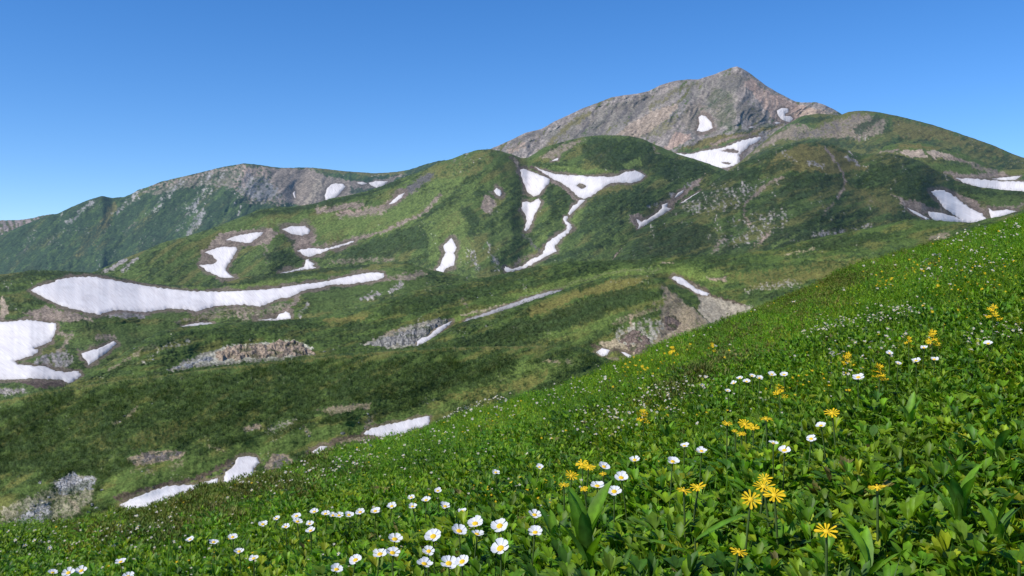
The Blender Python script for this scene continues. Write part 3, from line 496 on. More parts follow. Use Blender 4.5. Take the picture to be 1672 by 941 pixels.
Layer('hill', 'dark green scrub slope falling to the stream bed below the meadow at lower left',
      [(-60, 666), (0, 655), (50, 641.5), (100, 634.5), (160, 626), (218, 617.5), (261, 613.5), (301, 607.5), (352, 600.5), (420, 593.5), (513, 584.7), (561, 578), (626, 574), (676, 569), (740, 567), (820, 566), (900, 564), (950, 568), (980, 582), (1010, 592), (1060, 596), (1120, 600)],
      [(-60, 480), (300, 500), (700, 545), (1120, 560)], 0.42, haze=0.0, shrub=1.0, bank=3.0, ang=0.42, amp=(0.022, 0.012, 0.004),
      tint=(1.12, 1.14, .95), mix=dict(dark=0.12, olive=-0.06, rock=-0.5, lite=-0.15),
      relief=[([(100, 640), (200, 720), (240, 780)], 40, -0.012), ([(350, 620), (420, 700)], 40, -0.012), ([(200, 830), (330, 785), (420, 750), (530, 730), (650, 695), (740, 670)], 18, 0.014), ([(60, 860), (130, 800)], 20, 0.012), ([(640, 600), (560, 670)], 40, -0.01), ([(300, 650), (320, 720)], 25, 0.01)],
      cover=[('olive', 'line', [(0, 657), (100, 637), (218, 620), (352, 603), (513, 588), (626, 577), (740, 570), (880, 567)], 3.5, 0.7), ('lite', 'line', [(0, 660), (160, 631), (352, 606)], 6, 0.5), ('dark', 'poly', [(0, 668), (150, 640), (330, 614), (520, 598), (700, 588), (820, 590), (780, 630), (680, 655), (520, 690), (380, 710), (300, 720), (160, 770), (0, 790)], 26, 0.5), ('dark', 'poly', [(700, 590), (800, 590), (800, 620), (720, 640), (660, 650)], 14, 0.7), ('lite', 'poly', [(800, 620), (860, 590), (950, 585), (960, 600), (840, 640), (720, 672), (700, 665)], 12, 0.55), ('olive', 'poly', [(720, 650), (840, 622), (900, 605), (880, 630), (760, 660)], 8, 0.6),
             ('nodark', 'poly', [(180, 780), (260, 750), (330, 745), (420, 720), (520, 700), (620, 680), (740, 655), (740, 680), (600, 700), (400, 770), (200, 830), (150, 820)], 8, 0.95), ('green', 'poly', [(180, 790), (300, 755), (420, 725), (520, 705), (480, 725), (360, 770), (220, 812)], 10, 0.7), ('green', 'poly', [(510, 700), (600, 690), (600, 700), (520, 722)], 8, 0.8), ('soil', 'line', [(190, 815), (260, 795), (330, 780), (375, 755)], 4, 0.85), ('soil', 'line', [(500, 740), (550, 722), (600, 708)], 5, 0.85),
             ('scree', 'poly', [(205, 752), (240, 738), (280, 735), (305, 738), (290, 750), (220, 764)], 6, 0.95), ('scree', 'line', [(220, 768), (250, 772)], 7, 0.5), ('scree', 'line', [(280, 765), (300, 755)], 9, 0.5), ('gravel', 'poly', [(0, 830), (40, 815), (80, 798), (110, 800), (160, 790), (150, 820), (120, 850), (0, 860)], 16, 0.62), ('scree', 'line', [(110, 815), (140, 845)], 10, 0.5), ('rock', 'poly', [(85, 790), (120, 775), (160, 782), (150, 800), (100, 815)], 6, 0.95), ('rock', 'poly', [(30, 830), (80, 815), (80, 850), (20, 850)], 8, 0.7),
             ('scree', 'poly', [(395, 700), (425, 693), (430, 700), (400, 708)], 4, 0.9), ('scree', 'poly', [(510, 672), (560, 664), (608, 660), (608, 668), (540, 680)], 4, 0.75), ('scree', 'poly', [(430, 765), (450, 740), (475, 748), (480, 760), (440, 775)], 6, 0.9), ('scree', 'poly', [(550, 725), (590, 712), (630, 710), (600, 722)], 5, 0.8), ('scree', 'line', [(490, 695), (505, 710)], 5, 0.6), ('rock', 'line', [(440, 705), (480, 690)], 8, 0.6), ('scree', 'line', [(205, 690), (225, 665)], 3, 0.7), ('scree', 'line', [(185, 695), (200, 688)], 3, 0.7), ('tan', 'line', [(340, 728), (368, 740)], 3, 0.6), ('olive', 'poly', [(200, 720), (260, 690), (320, 690), (300, 720), (220, 740)], 12, 0.5), ('scree', 'line', [(610, 680), (600, 695)], 7, 0.6), ('pink', 'line', [(890, 592), (910, 594)], 4, 0.6), ('scree', 'line', [(925, 592), (935, 594)], 4, 0.6)])

# ------------------------------------------------------------------ snow patches (layer, label, outline)
(BROWN, FAR, PEAK, DOME, SCAR, MID, CONE, TERR, PLAT, MOUND, SLOPE) = LAYERS


def S(layer, label, poly, **k):
    d = dict(label=label, poly=poly, layer=layer, **k); layer.snow.append(d)


S(TERR, 'longest snow field, a broad grooved sweep tapering to the right across the terrace',
  [(50, 474), (61.5, 468), (73, 465), (89, 461.5), (92, 458), (105.5, 455), (131, 452), (156, 453), (191, 459), (226, 465), (264, 471), (314, 476), (364, 476.5), (420, 474), (450, 471.6), (483, 466), (536, 459), (556, 454), (593.5, 447), (613.6, 445), (626, 447), (628.6, 451.5), (621, 456), (601, 460), (571, 464.6), (541, 465), (520.6, 470), (500.5, 473), (485.4, 480), (470, 486.7), (455, 487.5), (443, 494), (425, 501), (400, 497.5), (389, 498), (352, 500), (321.6, 508), (296.5, 505), (276, 504), (236, 510), (213.6, 508), (186, 506.7), (163, 514), (141, 510.5), (100.5, 500), (75, 488)], thick=2.2, halo=7, lean=-0.75)
S(TERR, 'wide streaked snow field running off the left edge below the longest one',
  [(-30, 525), (0, 526), (17.6, 525.5), (45, 522), (68, 525.5), (92, 528.5), (92, 538), (83, 558), (55, 569.5), (61.5, 572), (61.5, 576), (50, 582), (22.6, 589.6), (30, 596), (75, 599), (90.5, 606), (110.5, 608.5), (128, 606), (133, 613.5), (113, 626.5), (104, 622), (95.5, 620), (50, 618.5), (20, 620), (0, 620.5), (-30, 621)], thick=2.0, halo=7, lean=-0.9)
S(TERR, 'small leaf shaped snow patch just right of the wide left edge field', [(133, 577), (161, 569.5), (186, 557.7), (191, 561), (173, 577), (144.5, 597), (140.7, 588), (134.4, 583)], halo=8, lean=-0.9)
S(TERR, 'flat white sliver of snow under the middle of the longest snow field', [(296.5, 533), (310, 530), (326.6, 527), (349, 528), (330, 532), (296.5, 535)], halo=5)
S(TERR, 'small snow hump with a thin tail below the right part of the longest field', [(420, 523), (437.7, 521), (451.5, 520.6), (455, 514), (466.6, 509), (473, 512), (475, 521), (450, 523.5)], halo=9)
S(MID, 'upper left bean shaped snow patch in the hollow of the left bowl', [(368, 392), (384.4, 385.7), (420, 379.4), (430, 379.5), (425, 386), (410, 396), (402, 397), (387, 395)], halo=9)
S(MID, 'hooked snow patch like a bent arrow, lowest left in the left bowl', [(334, 412), (357, 404), (384.4, 403), (388, 408), (377, 426), (368, 438.5), (372, 447), (382, 453.6), (362, 453.6), (339, 443.5), (325.4, 433.5), (349, 431.5), (354, 426), (347, 418)], halo=8)
S(MID, 'smooth oval snow patch right of the bean shaped one', [(460, 374.5), (475, 369.8), (498, 369.5), (507, 376), (504, 382), (493, 385), (475, 382)], halo=10)
S(MID, 'fish shaped snow patch with a long thin tail rising to the right', [(485.4, 409.7), (493, 407), (508, 405.4), (528, 407), (551, 401), (577, 393.4), (576, 396), (551, 404.5), (525.6, 412.5), (504, 420), (495.5, 417)], halo=8)
S(MID, 'ragged branching snow sliver just below the fish shaped patch', [(499, 424.8), (503.5, 423), (505.5, 427), (514, 431), (510.5, 434.8), (517, 438), (495.5, 440.5), (480.4, 443.5), (455, 447.6), (468, 443.4), (488, 439.4), (497, 435.6)], halo=7)
S(MID, 'narrow slanting snow fleck on the slope below the saddle', [(635, 334), (641, 328), (651, 319), (661, 315), (656, 323), (644, 332)], halo=7)
S(MID, 'upright knobbly snow patch alone on the green slope under the round hill', [(729, 397), (736.7, 389), (742, 396), (746, 404.7), (740.5, 413.5), (743.7, 421), (740.5, 433.6), (728, 438.6), (723, 445.6), (713, 443.6), (711.6, 440), (719, 433.6), (721.6, 423.5), (728, 413.5), (723, 402)], halo=8)
S(MID, 'tiny round snow dot left of the triangular snow patch', [(806.4, 311.6), (811.4, 307), (817.7, 311.6), (819, 316.6), (816.4, 321), (810, 318)], halo=8)
S(MID, 'triangular snow patch with its point down, above the heart shaped one', [(849, 277.7), (855.4, 275.7), (866.7, 280), (885.5, 287.7), (898, 292.5), (897, 299), (888, 308), (880.5, 318), (871.7, 321.7), (860.4, 314), (855.4, 300), (851.6, 287.7)], halo=6)
S(MID, 'heart shaped snow patch with a long lower tip', [(853, 330.5), (860.4, 329), (866.7, 331.5), (879, 324.5), (883.5, 329), (880.5, 338), (873, 350.5), (868, 365.6), (860, 378), (856, 375.7), (860, 360.6), (856.6, 349), (851, 340.5)], halo=6)
S(MID, 'wide Y shaped snow field with a bare brown island in the bowl under the dome', [(873.5, 273), (890.5, 280), (913, 285), (951, 287.7), (993.6, 289), (1011, 287), (1021, 281.5), (1036, 279), (1046, 281.5), (1052.6, 287.7), (1046, 295), (1031, 299), (1013.6, 298), (996, 300), (976, 313), (964.6, 321.6), (953, 325), (943, 321.6), (930.7, 309), (915.6, 299), (899, 291), (885.5, 281.5)], holes=[[(941, 304), (944, 300.5), (951, 300), (957, 302), (958, 305), (953, 308), (946, 307.5)]], halo=5, lean=0.4)
S(MID, 'short snow tongue at the foot of the wide Y shaped field', [(945, 327), (956, 326.7), (949, 333.5), (941, 341), (929.5, 352), (928, 349), (930.7, 343), (936, 335.5), (943, 333)], halo=6)
S(MID, 'long winding snow ribbon filling the stream gully down to the valley floor', [(920.7, 354.5), (927, 353.6), (925, 362), (933, 367), (934.5, 373), (925.7, 382), (915.7, 391), (907, 401), (908, 411), (890.5, 419.6), (875.5, 428.4), (853, 439.7), (827.7, 444.8), (822.7, 439.7), (824, 434.7), (834, 439.5), (853, 435), (865.4, 424.7), (885.5, 416), (888, 408), (895.6, 394.5), (910.6, 384.5), (924.5, 375.7), (925.7, 368), (920, 362)], halo=6)
S(MID, 'boomerang shaped snow strip in the gully left of the conical hill', [(1039, 358), (1047.6, 362), (1056, 359), (1071.5, 349), (1081.5, 340.5), (1080, 335.5), (1091, 331.7), (1088, 339), (1097, 341), (1076.5, 354), (1056, 367), (1040, 374.4), (1042.6, 368)], halo=6)
S(MID, 'thin straight snow strip high on the left edge of the conical hill', [(1111, 332.5), (1120, 326), (1132, 318.6), (1145.6, 311.5), (1143, 316), (1132, 323), (1119, 331)], halo=4)
S(MID, 'short snow sliver just left of the thin straight strip', [(1101, 324), (1106.6, 315.4), (1116.7, 310.6), (1115.4, 314.6), (1105.4, 322)], halo=6)
S(MID, 'small slanting snow lozenge at the bottom of the gully below the boomerang strip', [(1021, 412), (1027.5, 402), (1036, 398), (1034, 404.6), (1023.7, 413)], halo=7)
S(MID, 'tiny white snow fleck left of the green dome under the grey peak', [(900, 263.5), (906, 260), (912, 258), (910.6, 262)], halo=4)
S(PEAK, 'large snow field with grey islands between the peak and the right hills', [(1102, 250.5), (1125, 252), (1158, 245), (1183, 241), (1205, 232), (1222, 227), (1243, 223.5), (1236, 233), (1224, 237.5), (1213, 248), (1207, 253), (1209, 258), (1208, 266), (1193, 272), (1178, 275), (1160, 274.7), (1133, 267), (1113, 257)], holes=[[(1178, 247), (1186, 244), (1198, 243.5), (1207, 247), (1205, 250), (1190, 249.5)], [(1179, 266), (1188, 265), (1195, 267), (1190, 269.5), (1182, 268.5)]], halo=5, lean=0.3)
S(PEAK, 'shark fin shaped snow patch on the grey slope below the summit', [(1140.5, 192), (1145.6, 188), (1153, 190.5), (1162, 200.5), (1164, 209), (1157, 213), (1147, 216), (1138, 214), (1142, 203)], halo=7)
S(PEAK, 'snow patch curled like the letter C on the pink scree', [(1268, 181), (1277, 177), (1287.4, 178), (1288, 183.6), (1281.6, 185.7), (1281.6, 190), (1290.4, 190), (1295.4, 194.5), (1289, 200), (1277, 196), (1270, 188.6)], halo=4)
S(PEAK, 'tiny snow dash below the C shaped patch', [(1264, 201), (1268, 199.5), (1275, 201), (1268, 203)], halo=3)
S(PEAK, 'tiny snow dash left of the C shaped patch on the slope foot', [(1221, 208), (1227, 207), (1233, 207.7), (1227, 209.4)], halo=3)
S(FAR, 'tiny dark edged snow fleck in the crack of the grey left hill', [(478, 316), (481.6, 312), (482.5, 324), (480.5, 323)], halo=4)
S(FAR, 'kite shaped snow patch on the grey slope of the left hill', [(530, 320.5), (534, 308), (540.7, 301.6), (548, 299.6), (561, 301), (564.6, 305.4), (561, 309), (551, 320.5), (542, 325.5), (532, 329)], halo=5)
S(FAR, 'small flat snow fleck left of the wedge below the saddle', [(581.6, 299), (591, 297.2), (599.7, 300.2), (591, 302)], halo=4)
S(FAR, 'white snow wedge just under the saddle of the skyline', [(602, 299), (613.6, 296), (633.6, 296.4), (626, 304), (616, 307.6), (606, 303)], halo=4)
S(SCAR, 'long snow field leaving the right edge of the view', [(1560, 291), (1586, 292.3), (1612, 294), (1633, 296), (1672, 296.7), (1720, 297), (1720, 318), (1672, 318), (1636, 314), (1601, 309), (1574, 298.5)], halo=5, lean=0.2)
S(SCAR, 'thin upper snow wedge lying along the top of the right edge field', [(1618.6, 292.5), (1640, 289.8), (1668, 287.6), (1657, 294.2), (1636, 294.8)], halo=3)
S(CONE, 'largest slanting snow tongue on the right, below the right edge field', [(1520, 312), (1537.7, 310), (1554, 318), (1571.5, 331), (1586, 341.7), (1604, 349), (1611, 358), (1600, 366), (1589, 367), (1571.5, 362), (1560, 353.5), (1545, 343), (1534.7, 331), (1527, 321)], halo=7, lean=-1.2)
S(CONE, 'flat snow patch at the foot of the right scree, left of the slanting tongue', [(1515.6, 346), (1533, 347.6), (1557, 353.5), (1574, 360.5), (1566, 364), (1540, 363), (1524, 359.5), (1517, 352)], halo=6)
S(CONE, 'thin snow line along the lower edge of the right scree', [(1480, 339.2), (1498, 347.2), (1518.5, 358.3), (1513, 359), (1492, 348.6)], halo=5)
S(CONE, 'small spiky snow patch beside the meadow edge at far right', [(1614, 340), (1621.6, 344.6), (1645, 342.6), (1660, 345.5), (1639, 352), (1618.6, 358), (1615.7, 349)], halo=6)
S(PLAT, 'narrow bright snow strip beneath the grey rock ledge mid valley', [(680, 565), (681.4, 557), (689, 552), (699, 549.5), (705, 544.5), (714, 535.7), (729, 528), (739, 524.4), (734, 530.7), (716.6, 544), (705, 553), (691.5, 562.5)], halo=5)
S(PLAT, 'long thin strip of dirty grey snow along the foot of the mound', [(757, 526), (762, 521.5), (787, 513.4), (820, 501.4), (860, 487.4), (890, 478.4), (918, 472.6), (915, 477), (885, 487), (860, 496), (820, 508), (787, 520.5), (765, 528)], halo=4, dirt=0.55, thick=1.2)
S(PLAT, 'snow tongue at the head of the grey gravel gully right of the mound', [(1096, 454), (1101, 450.7), (1114, 454), (1124, 461.5), (1134, 470), (1159, 479.5), (1154, 484), (1136, 479), (1126, 471.5), (1111, 465)], halo=5)
S(MOUND, 'left of the two little snow scraps at the brown foot of the mound', [(973, 575.8), (983, 569), (995.7, 572), (990.7, 580.8), (983, 582)], halo=5)
S(MOUND, 'right of the two little snow scraps at the brown foot of the mound', [(1013.8, 575), (1021, 576), (1033, 582), (1027, 585.6)], halo=5)
S(SLOPE, 'snow bank lying against the meadow edge in the stream bed, farthest right', [(592, 708), (607.5, 699), (631, 694), (661.5, 688), (694, 680), (703, 680), (700, 694), (664, 706), (631, 714), (609, 712)], halo=6)
S(SLOPE, 'smallest snow scrap in the dark stream bed left of the snow bank', [(509.5, 738), (523, 729), (534.6, 729), (531, 737), (521, 745)], halo=8)
S(SLOPE, 'stubby upright snow patch just above the meadow edge at lower left', [(365, 786), (367.5, 772), (380, 763), (387.6, 748), (402.7, 745), (420, 747), (424, 755.7), (414, 764.5), (414, 790), (390, 796)], halo=7)
S(SLOPE, 'lowest snow strip running behind the meadow plants at lower left', [(197, 824), (218.6, 813.5), (241, 804.7), (271, 794.6), (296.5, 792), (314, 793), (356, 781), (356, 796), (314, 810), (276, 822), (233.7, 834), (206, 840)], halo=7)


# ------------------------------------------------------------------ build terrain
def build_layer(i, L):
    nearer = LAYERS[i + 1:]
    nu = int((L.u1 - L.u0) / L.step) + 1
    u = np.linspace(L.u0, L.u1, nu)
    vr = L.vr(u)
    vb = np.full(nu, 1e9)
    for M in nearer:
        ok = (u >= M.u0) & (u <= M.u1)
        vb[ok] = np.minimum(vb[ok], M.vr(u[ok]) + 14)
    vb[vb > 1e8] = (FG_RIDGE(u) + 30)[vb > 1e8]
    vb = np.minimum(vb, FG_RIDGE(u) + 40)
    vb = np.maximum(vb, vr + 10)
    nv = int((vb - vr).max() / L.step) + 2
    t = np.linspace(0, 1, nv)[:, None]
    U = np.broadcast_to(u, (nv, nu)).copy(); V = vr + (vb - vr) * t
    D = L.D(U, V)
    P = world(U, V, D)
    h = L.halo(U, V); hs = L.halo(U, V, 9.0, True)
    cov, dk = L.albedo(U, V, h)
    m = D / FPX
    ca, sa = math.cos(L.ang), math.sin(L.ang); ba, bb = U * ca - V * sa, (U * sa + V * ca) * 2.2
    bank = ridged(ba / 60 + .5 * perlin(U / 40, V / 25, L.seed + 33), bb / 48, L.seed + 32, 3)
    z = L.bank * m * bank * np.clip(1 - hs * 1.2, 0, 1) * sstep(0, 20, V - vr)
    z += L.shrub * m * ((1.0 + 1.6 * dk) * (perlin(U / 4.3, V / 2.6, L.seed + 30) + 0.8 * perlin(U / 9, V / 5, L.seed + 31)) + 1.3 * dk) * np.clip(1 - hs * 1.4, 0, 1) * (0.45 + 0.55 * sstep(0, 14, V - vr))
    P[..., 2] += z
    # far side of the crest
    rows = [P]; crows = [cov]
    back = []
    for kD, dv in ((1.012, 2.0), (1.04, 9.0), (1.10, 30.0), (1.22, 75.0)):
        back.append(world(u, vr + dv, D[0] * kD))
    P = np.concatenate([np.array(back[::-1]), P], 0)
    cov = np.concatenate([np.repeat(cov[:1], 4, 0), cov], 0)
    nr = nv + 4
    idx = np.arange(nr * nu).reshape(nr, nu)
    F = np.stack([idx[:-1, :-1], idx[1:, :-1], idx[1:, 1:], idx[:-1, 1:]], -1).reshape(-1, 4)
    me = mesh_np(L.name, P.reshape(-1, 3), F, True, {'cover': cov.reshape(-1, 3)})
    mid = float(np.median(D))
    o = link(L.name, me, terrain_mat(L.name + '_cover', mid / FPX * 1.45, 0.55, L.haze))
    tag(o, L.label, 'hill' if 'hill' in L.name else 'mountain', None, 'structure')
    return o


def build_snow(L, sn):
    poly = np.array(sn['poly'], float)
    size = max(np.ptp(poly[:, 0]), np.ptp(poly[:, 1]))
    st = 0.9 if size < 40 else (1.5 if size < 150 else 2.2)
    sd = int(poly[0, 0] * 7 + poly[0, 1] * 3) % 9973

    def ring(pts):
        out = []
        n = len(pts)
        for i in range(n):
            a, b = pts[i], pts[(i + 1) % n]
            k = max(1, int(np.hypot(*(b - a)) / (st * 1.1)))
            for j in range(k): out.append(a + (b - a) * j / k)
        out = np.array(out)
        j = min(1.6, size * 0.018)
        if len(pts) > 2:
            out[:, 0] += j * perlin(out[:, 0] / 5, out[:, 1] / 5, sd) * 1.3
            out[:, 1] += j * perlin(out[:, 0] / 5 + 9, out[:, 1] / 5, sd + 1)
        return out
    R = ring(poly)
    holes = [ring(np.array(h, float)) for h in sn.get('holes', [])]
    gx, gy = np.meshgrid(np.arange(poly[:, 0].min(), poly[:, 0].max(), st), np.arange(poly[:, 1].min(), poly[:, 1].max(), st * 0.8))
    gx = gx.ravel() + rng.uniform(-.3, .3, gx.size) * st; gy = gy.ravel() + rng.uniform(-.3, .3, gy.size) * st
    ok = inside(gx, gy, R) & (seg_dist(gx, gy, R, True) > st * 0.55)
    for h in holes: ok &= ~inside(gx, gy, h) & (seg_dist(gx, gy, h, True) > st * 0.5)
    pts = [R] + holes + [np.stack([gx[ok], gy[ok]], -1)]
    vs = np.concatenate(pts)
    edges = []; o = 0
    for r in [R] + holes:
        n = len(r); edges += [(o + i, o + (i + 1) % n) for i in range(n)]; o += n
    res = delaunay_2d_cdt([Vector(p) for p in vs], edges, [], 1, 1e-4)
    q = np.array([tuple(p) for p in res[0]]); tri = np.array([f for f in res[2] if len(f) == 3])
    c = q[tri].mean(1)
    keep = inside(c[:, 0], c[:, 1], R)
    for h in holes: keep &= ~inside(c[:, 0], c[:, 1], h)
    tri = tri[keep]
    a = q[tri]; cr = (a[:, 1, 0] - a[:, 0, 0]) * (a[:, 2, 1] - a[:, 0, 1]) - (a[:, 1, 1] - a[:, 0, 1]) * (a[:, 2, 0] - a[:, 0, 0])
    tri[cr > 0] = tri[cr > 0][:, ::-1]
    u, v = q[:, 0], q[:, 1]
    D = L.D(u, v); m = D / FPX
    ed = seg_dist(u, v, R, True)
    for h in holes: ed = np.minimum(ed, seg_dist(u, v, h, True))
    thick = np.clip(ed / 3.0, 0, 1) ** 0.6 * sn.get('thick', 1.7) + 0.2 + 0.12 * fbm(u / 20, v / 12, sd + 3, 2)
    P = world(u, v, D); P[:, 2] += thick * m
    dirt = np.clip(np.exp(-ed / (1.2 + 2.2 * np.clip(fbm(u / 16, v / 9, sd + 8, 3) + .3, 0, 1))) * 0.45 + .20 * sstep(.1, .6, fbm(u / 26, v / 9, sd + 9, 4)) + sn.get('dirt', 0.0) + 0.06 * fbm(u / 30, v / 16, sd + 5, 3), 0, 1)
    ang = sn.get('ang', 1.1)
    flow = np.stack([u * math.cos(ang) + v * math.sin(ang), -u * math.sin(ang) + v * math.cos(ang), u * 0], -1)
    flow = np.stack([u + v * math.tan(sn.get('lean', -0.55)), v, u * 0 + sd], -1)
    cen = P.mean(0)
    me = mesh_np('snow_patch', P - cen, tri, True, {'dirt': dirt, 'flow': flow})
    o = link('snow_patch', me, SNOW); o.location = cen
    tag(o, sn['label'], 'snow patch', sn.get('group'))
    return o


# ------------------------------------------------------------------ the flower meadow: a convex slope rising to the right
_FR = np.array([(-900, 1100), (-300, 925), (0, 857), (100, 856), (200, 838), (290, 812), (350, 795), (430, 775), (500, 752), (600, 725), (700, 691), (800, 659), (900, 634), (1000, 593), (1100, 548), (1200, 517), (1300, 477), (1400, 431), (1500, 399), (1600, 371), (1672, 346), (1850, 290), (2500, 110), (3500, -160)], float)
FRU = np.arange(-900, 3500, 4.0); FRV = np.interp(FRU, _FR[:, 0], _FR[:, 1])
_k = np.exp(-np.linspace(-2, 2, 11) ** 2); _k /= _k.sum(); FRV = np.convolve(np.pad(FRV, 5, mode='edge'), _k, 'valid')


def FG_RIDGE(u): return np.interp(u, FRU, FRV)


CAN = 0.13            # height of the leaf canopy over the soil


def canopy(u, v):
    """point of the leaf canopy on the sight line (u, v) and its depth; rows above the crest continue down its far side"""
    u = np.asarray(u, float); v = np.asarray(v, float)
    vr = FG_RIDGE(u); Dr = np.interp(u, [-900, 0, 400, 850, 1300, 1672, 2500], [4.5, 5.6, 6.5, 8.5, 11.5, 14.5, 16])
    k = np.interp(u, [0, 850, 1200, 1672], [0.0018, 0.00185, 0.0016, 0.00125])
    d = np.maximum(v - vr, 0)
    D = 1 / (1 / Dr + k * d)
    D = D * (1 + 0.012 * fbm(u / 90, v / 50, 77, 3) * np.clip(d / 30, 0, 1))
    P = world(u, np.maximum(v, vr), D)
    P[..., 2] += 0.045 * fbm(P[..., 0] * .9, P[..., 1] * .55, 91, 3)
    t = np.maximum(vr - v, 0) / FPX * Dr * 6
    P[..., 1] += t; P[..., 2] -= 0.10 * t + 0.16 * t * t
    return P, D


def build_ground():
    uu = np.linspace(-880, 3400, 330); s = np.concatenate([-np.linspace(60, 3, 14), np.linspace(0, 1, 150) ** 1.3 * 900])
    U = np.broadcast_to(uu, (len(s), len(uu))).copy(); V = FG_RIDGE(uu) + s[:, None]
    P, D = canopy(U, V); P[..., 2] -= CAN
    P[..., 2] += 0.015 * fbm(P[..., 0] * 3, P[..., 1] * 3, 5, 3)
    n, m = U.shape; idx = np.arange(n * m).reshape(n, m)
    F = np.stack([idx[:-1, :-1], idx[1:, :-1], idx[1:, 1:], idx[:-1, 1:]], -1).reshape(-1, 4)
    g = fbm(P[..., 0] * 5, P[..., 1] * 5, 9, 4)[..., None]
    cov = np.array([0.022, 0.032, 0.010]) * (1 + 0.6 * g)
    me = mesh_np('ground', P.reshape(-1, 3), F, True, {'cover': np.clip(cov, 0.004, 1).reshape(-1, 3)})
    o = link('ground', me, terrain_mat('meadow_soil', 0.012, 0.5)); tag(o, 'sloping meadow ground under the flowers', 'ground', None, 'structure')


# ---- leaves
def lance(l, w, a0, a1, yaw, n=5, fold=0.25, base=(0, 0, 0), prof='lance', jag=0.0, droop=0.0):
    t = np.linspace(0, 1, n + 1)
    ang = a0 + (a1 - a0) * t
    mid = (ang[1:] + ang[:-1]) / 2
    r = np.concatenate([[0], np.cumsum(np.sin(mid))]) * l / n
    z = np.concatenate([[0], np.cumsum(np.cos(mid))]) * l / n
    if prof == 'lance': ww = np.sin(np.pi * np.clip(t * 0.93 + 0.05, 0, 1)) ** 0.8
    elif prof == 'grass': ww = (1 - t) ** 0.6
    elif prof == 'lobe': ww = np.clip(0.25 + 1.6 * t, 0, 1.0) * np.where(t > 0.72, np.sqrt(np.clip((1 - t) / 0.28, 0, 1)), 1)
    else: ww = np.sqrt(np.clip(1 - (2 * t - 1) ** 2, 0, 1))
    ww = ww * w / 2
    if jag: ww = ww * (1 + jag * np.where(np.arange(n + 1) % 2, 1, -1))
    ww[-1] = w * 0.01; ww[0] = max(ww[0], w * 0.05)
    cy, sy = math.cos(yaw), math.sin(yaw)
    up = np.stack([-np.cos(ang) * 0 - np.cos(ang), np.sin(ang)], -1)     # normal in (r, z)
    V = []
    for sgn in (-1, 0, 1):
        off = abs(sgn) * fold * ww
        rr = r + up[:, 0] * off; zz = z + up[:, 1] * off
        V.append(np.stack([base[0] + rr * cy - sgn * ww * sy, base[1] + rr * sy + sgn * ww * cy, base[2] + zz], -1))
    V = np.concatenate(V); k = n + 1
    i = np.arange(n)
    F = np.concatenate([np.stack([i, i + k, i + k + 1, i + 1], -1), np.stack([i + k, i + 2 * k, i + 2 * k + 1, i + k + 1], -1)])
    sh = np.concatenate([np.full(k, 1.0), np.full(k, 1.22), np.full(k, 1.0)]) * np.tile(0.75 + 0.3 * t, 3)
    return V, F, sh


def join(parts):
    V, F, S_ = [], [], []; o = 0
    for v, f, s in parts:
        V.append(v); F.append(f + o); S_.append(s * (1 + R_.uniform(-.28, .28))); o += len(v)
    return np.concatenate(V), np.concatenate(F), np.concatenate(S_)


R_ = random.Random(3)


def U_(a, b): return R_.uniform(a, b)


def tpl_rosette(n, l, w, seg):
    y0 = U_(0, 6)
    return join([lance(l * U_(.6, 1.15), w * U_(.7, 1.2), U_(.02, .4), U_(.4, 1.4), y0 + i * 2.4 + U_(-.3, .3), seg, U_(.15, .4), (U_(-.006, .006), U_(-.006, .006), 0)) for i in range(n)])


def tpl_cut(n, size, seg, h):
    ps = []
    for i in range(n):
        yaw = U_(0, 6.28); lean = U_(.15, .8); hh = h * U_(.5, 1.1)
        top = (math.cos(yaw) * hh * math.sin(lean), math.sin(yaw) * hh * math.sin(lean), hh * math.cos(lean))
        ps.append(lance(hh, 0.0022, lean, lean, yaw, 1, 0, (0, 0, 0), 'grass'))
        el = U_(.35, 1.35); nl = R_.choice([3, 5, 5])
        for j in range(nl):
            a = (j - (nl - 1) / 2) * (1.9 / max(nl - 1, 1)) * 1.15
            ps.append(lance(size * U_(.75, 1.1) * (1 - .12 * abs(a)), size * U_(.26, .42), el - .25, el + U_(.0, .5), yaw + a, seg, U_(.05, .35), top, 'lance' if seg > 2 and R_.random() < .6 else 'lobe', 0.10))
    return join(ps)


def tpl_grass(n, l, seg):
    return join([lance(l * U_(.6, 1.2), U_(.002, .0045), U_(.0, .35), U_(.3, 1.4), U_(0, 6.28), seg, .2, (U_(-.012, .012), U_(-.012, .012), 0), 'grass') for i in range(n)])


def tpl_round(n, size, h):
    ps = []
    for i in range(n):
        yaw = U_(0, 6.28); lean = U_(.1, 1.0); hh = h * U_(.4, 1.1)
        top = (math.cos(yaw) * hh * math.sin(lean), math.sin(yaw) * hh * math.sin(lean), hh * math.cos(lean))
        ps.append(lance(size * U_(.7, 1.2), size * U_(.45, .75), U_(.2, 1.0), U_(.7, 1.7), yaw + U_(-.6, .6), 3, U_(.05, .3), top, 'round'))
    return join(ps)


def tpl_bush(n, h):
    ps = []
    for i in range(n):
        yaw = U_(0, 6.28); lean = U_(.0, .75); hh = h * U_(.35, 1.0)
        c = (math.cos(yaw) * hh * math.sin(lean), math.sin(yaw) * hh * math.sin(lean), hh * math.cos(lean))
        for j in range(5):
            ps.append(lance(h * U_(.12, .24), h * .05, U_(.0, .9), U_(.2, 1.2), U_(0, 6.28), 1, .2, c, 'grass'))
    return join(ps)


GREENS = np.array([(0.142, 0.262, 0.008), (0.108, 0.228, 0.008), (0.080, 0.186, 0.009), (0.052, 0.130, 0.012), (0.180, 0.290, 0.010), (0.122, 0.205, 0.014)])
OLIVES = np.array([(0.125, 0.150, 0.022), (0.095, 0.135, 0.018), (0.145, 0.140, 0.030), (0.100, 0.150, 0.020)])


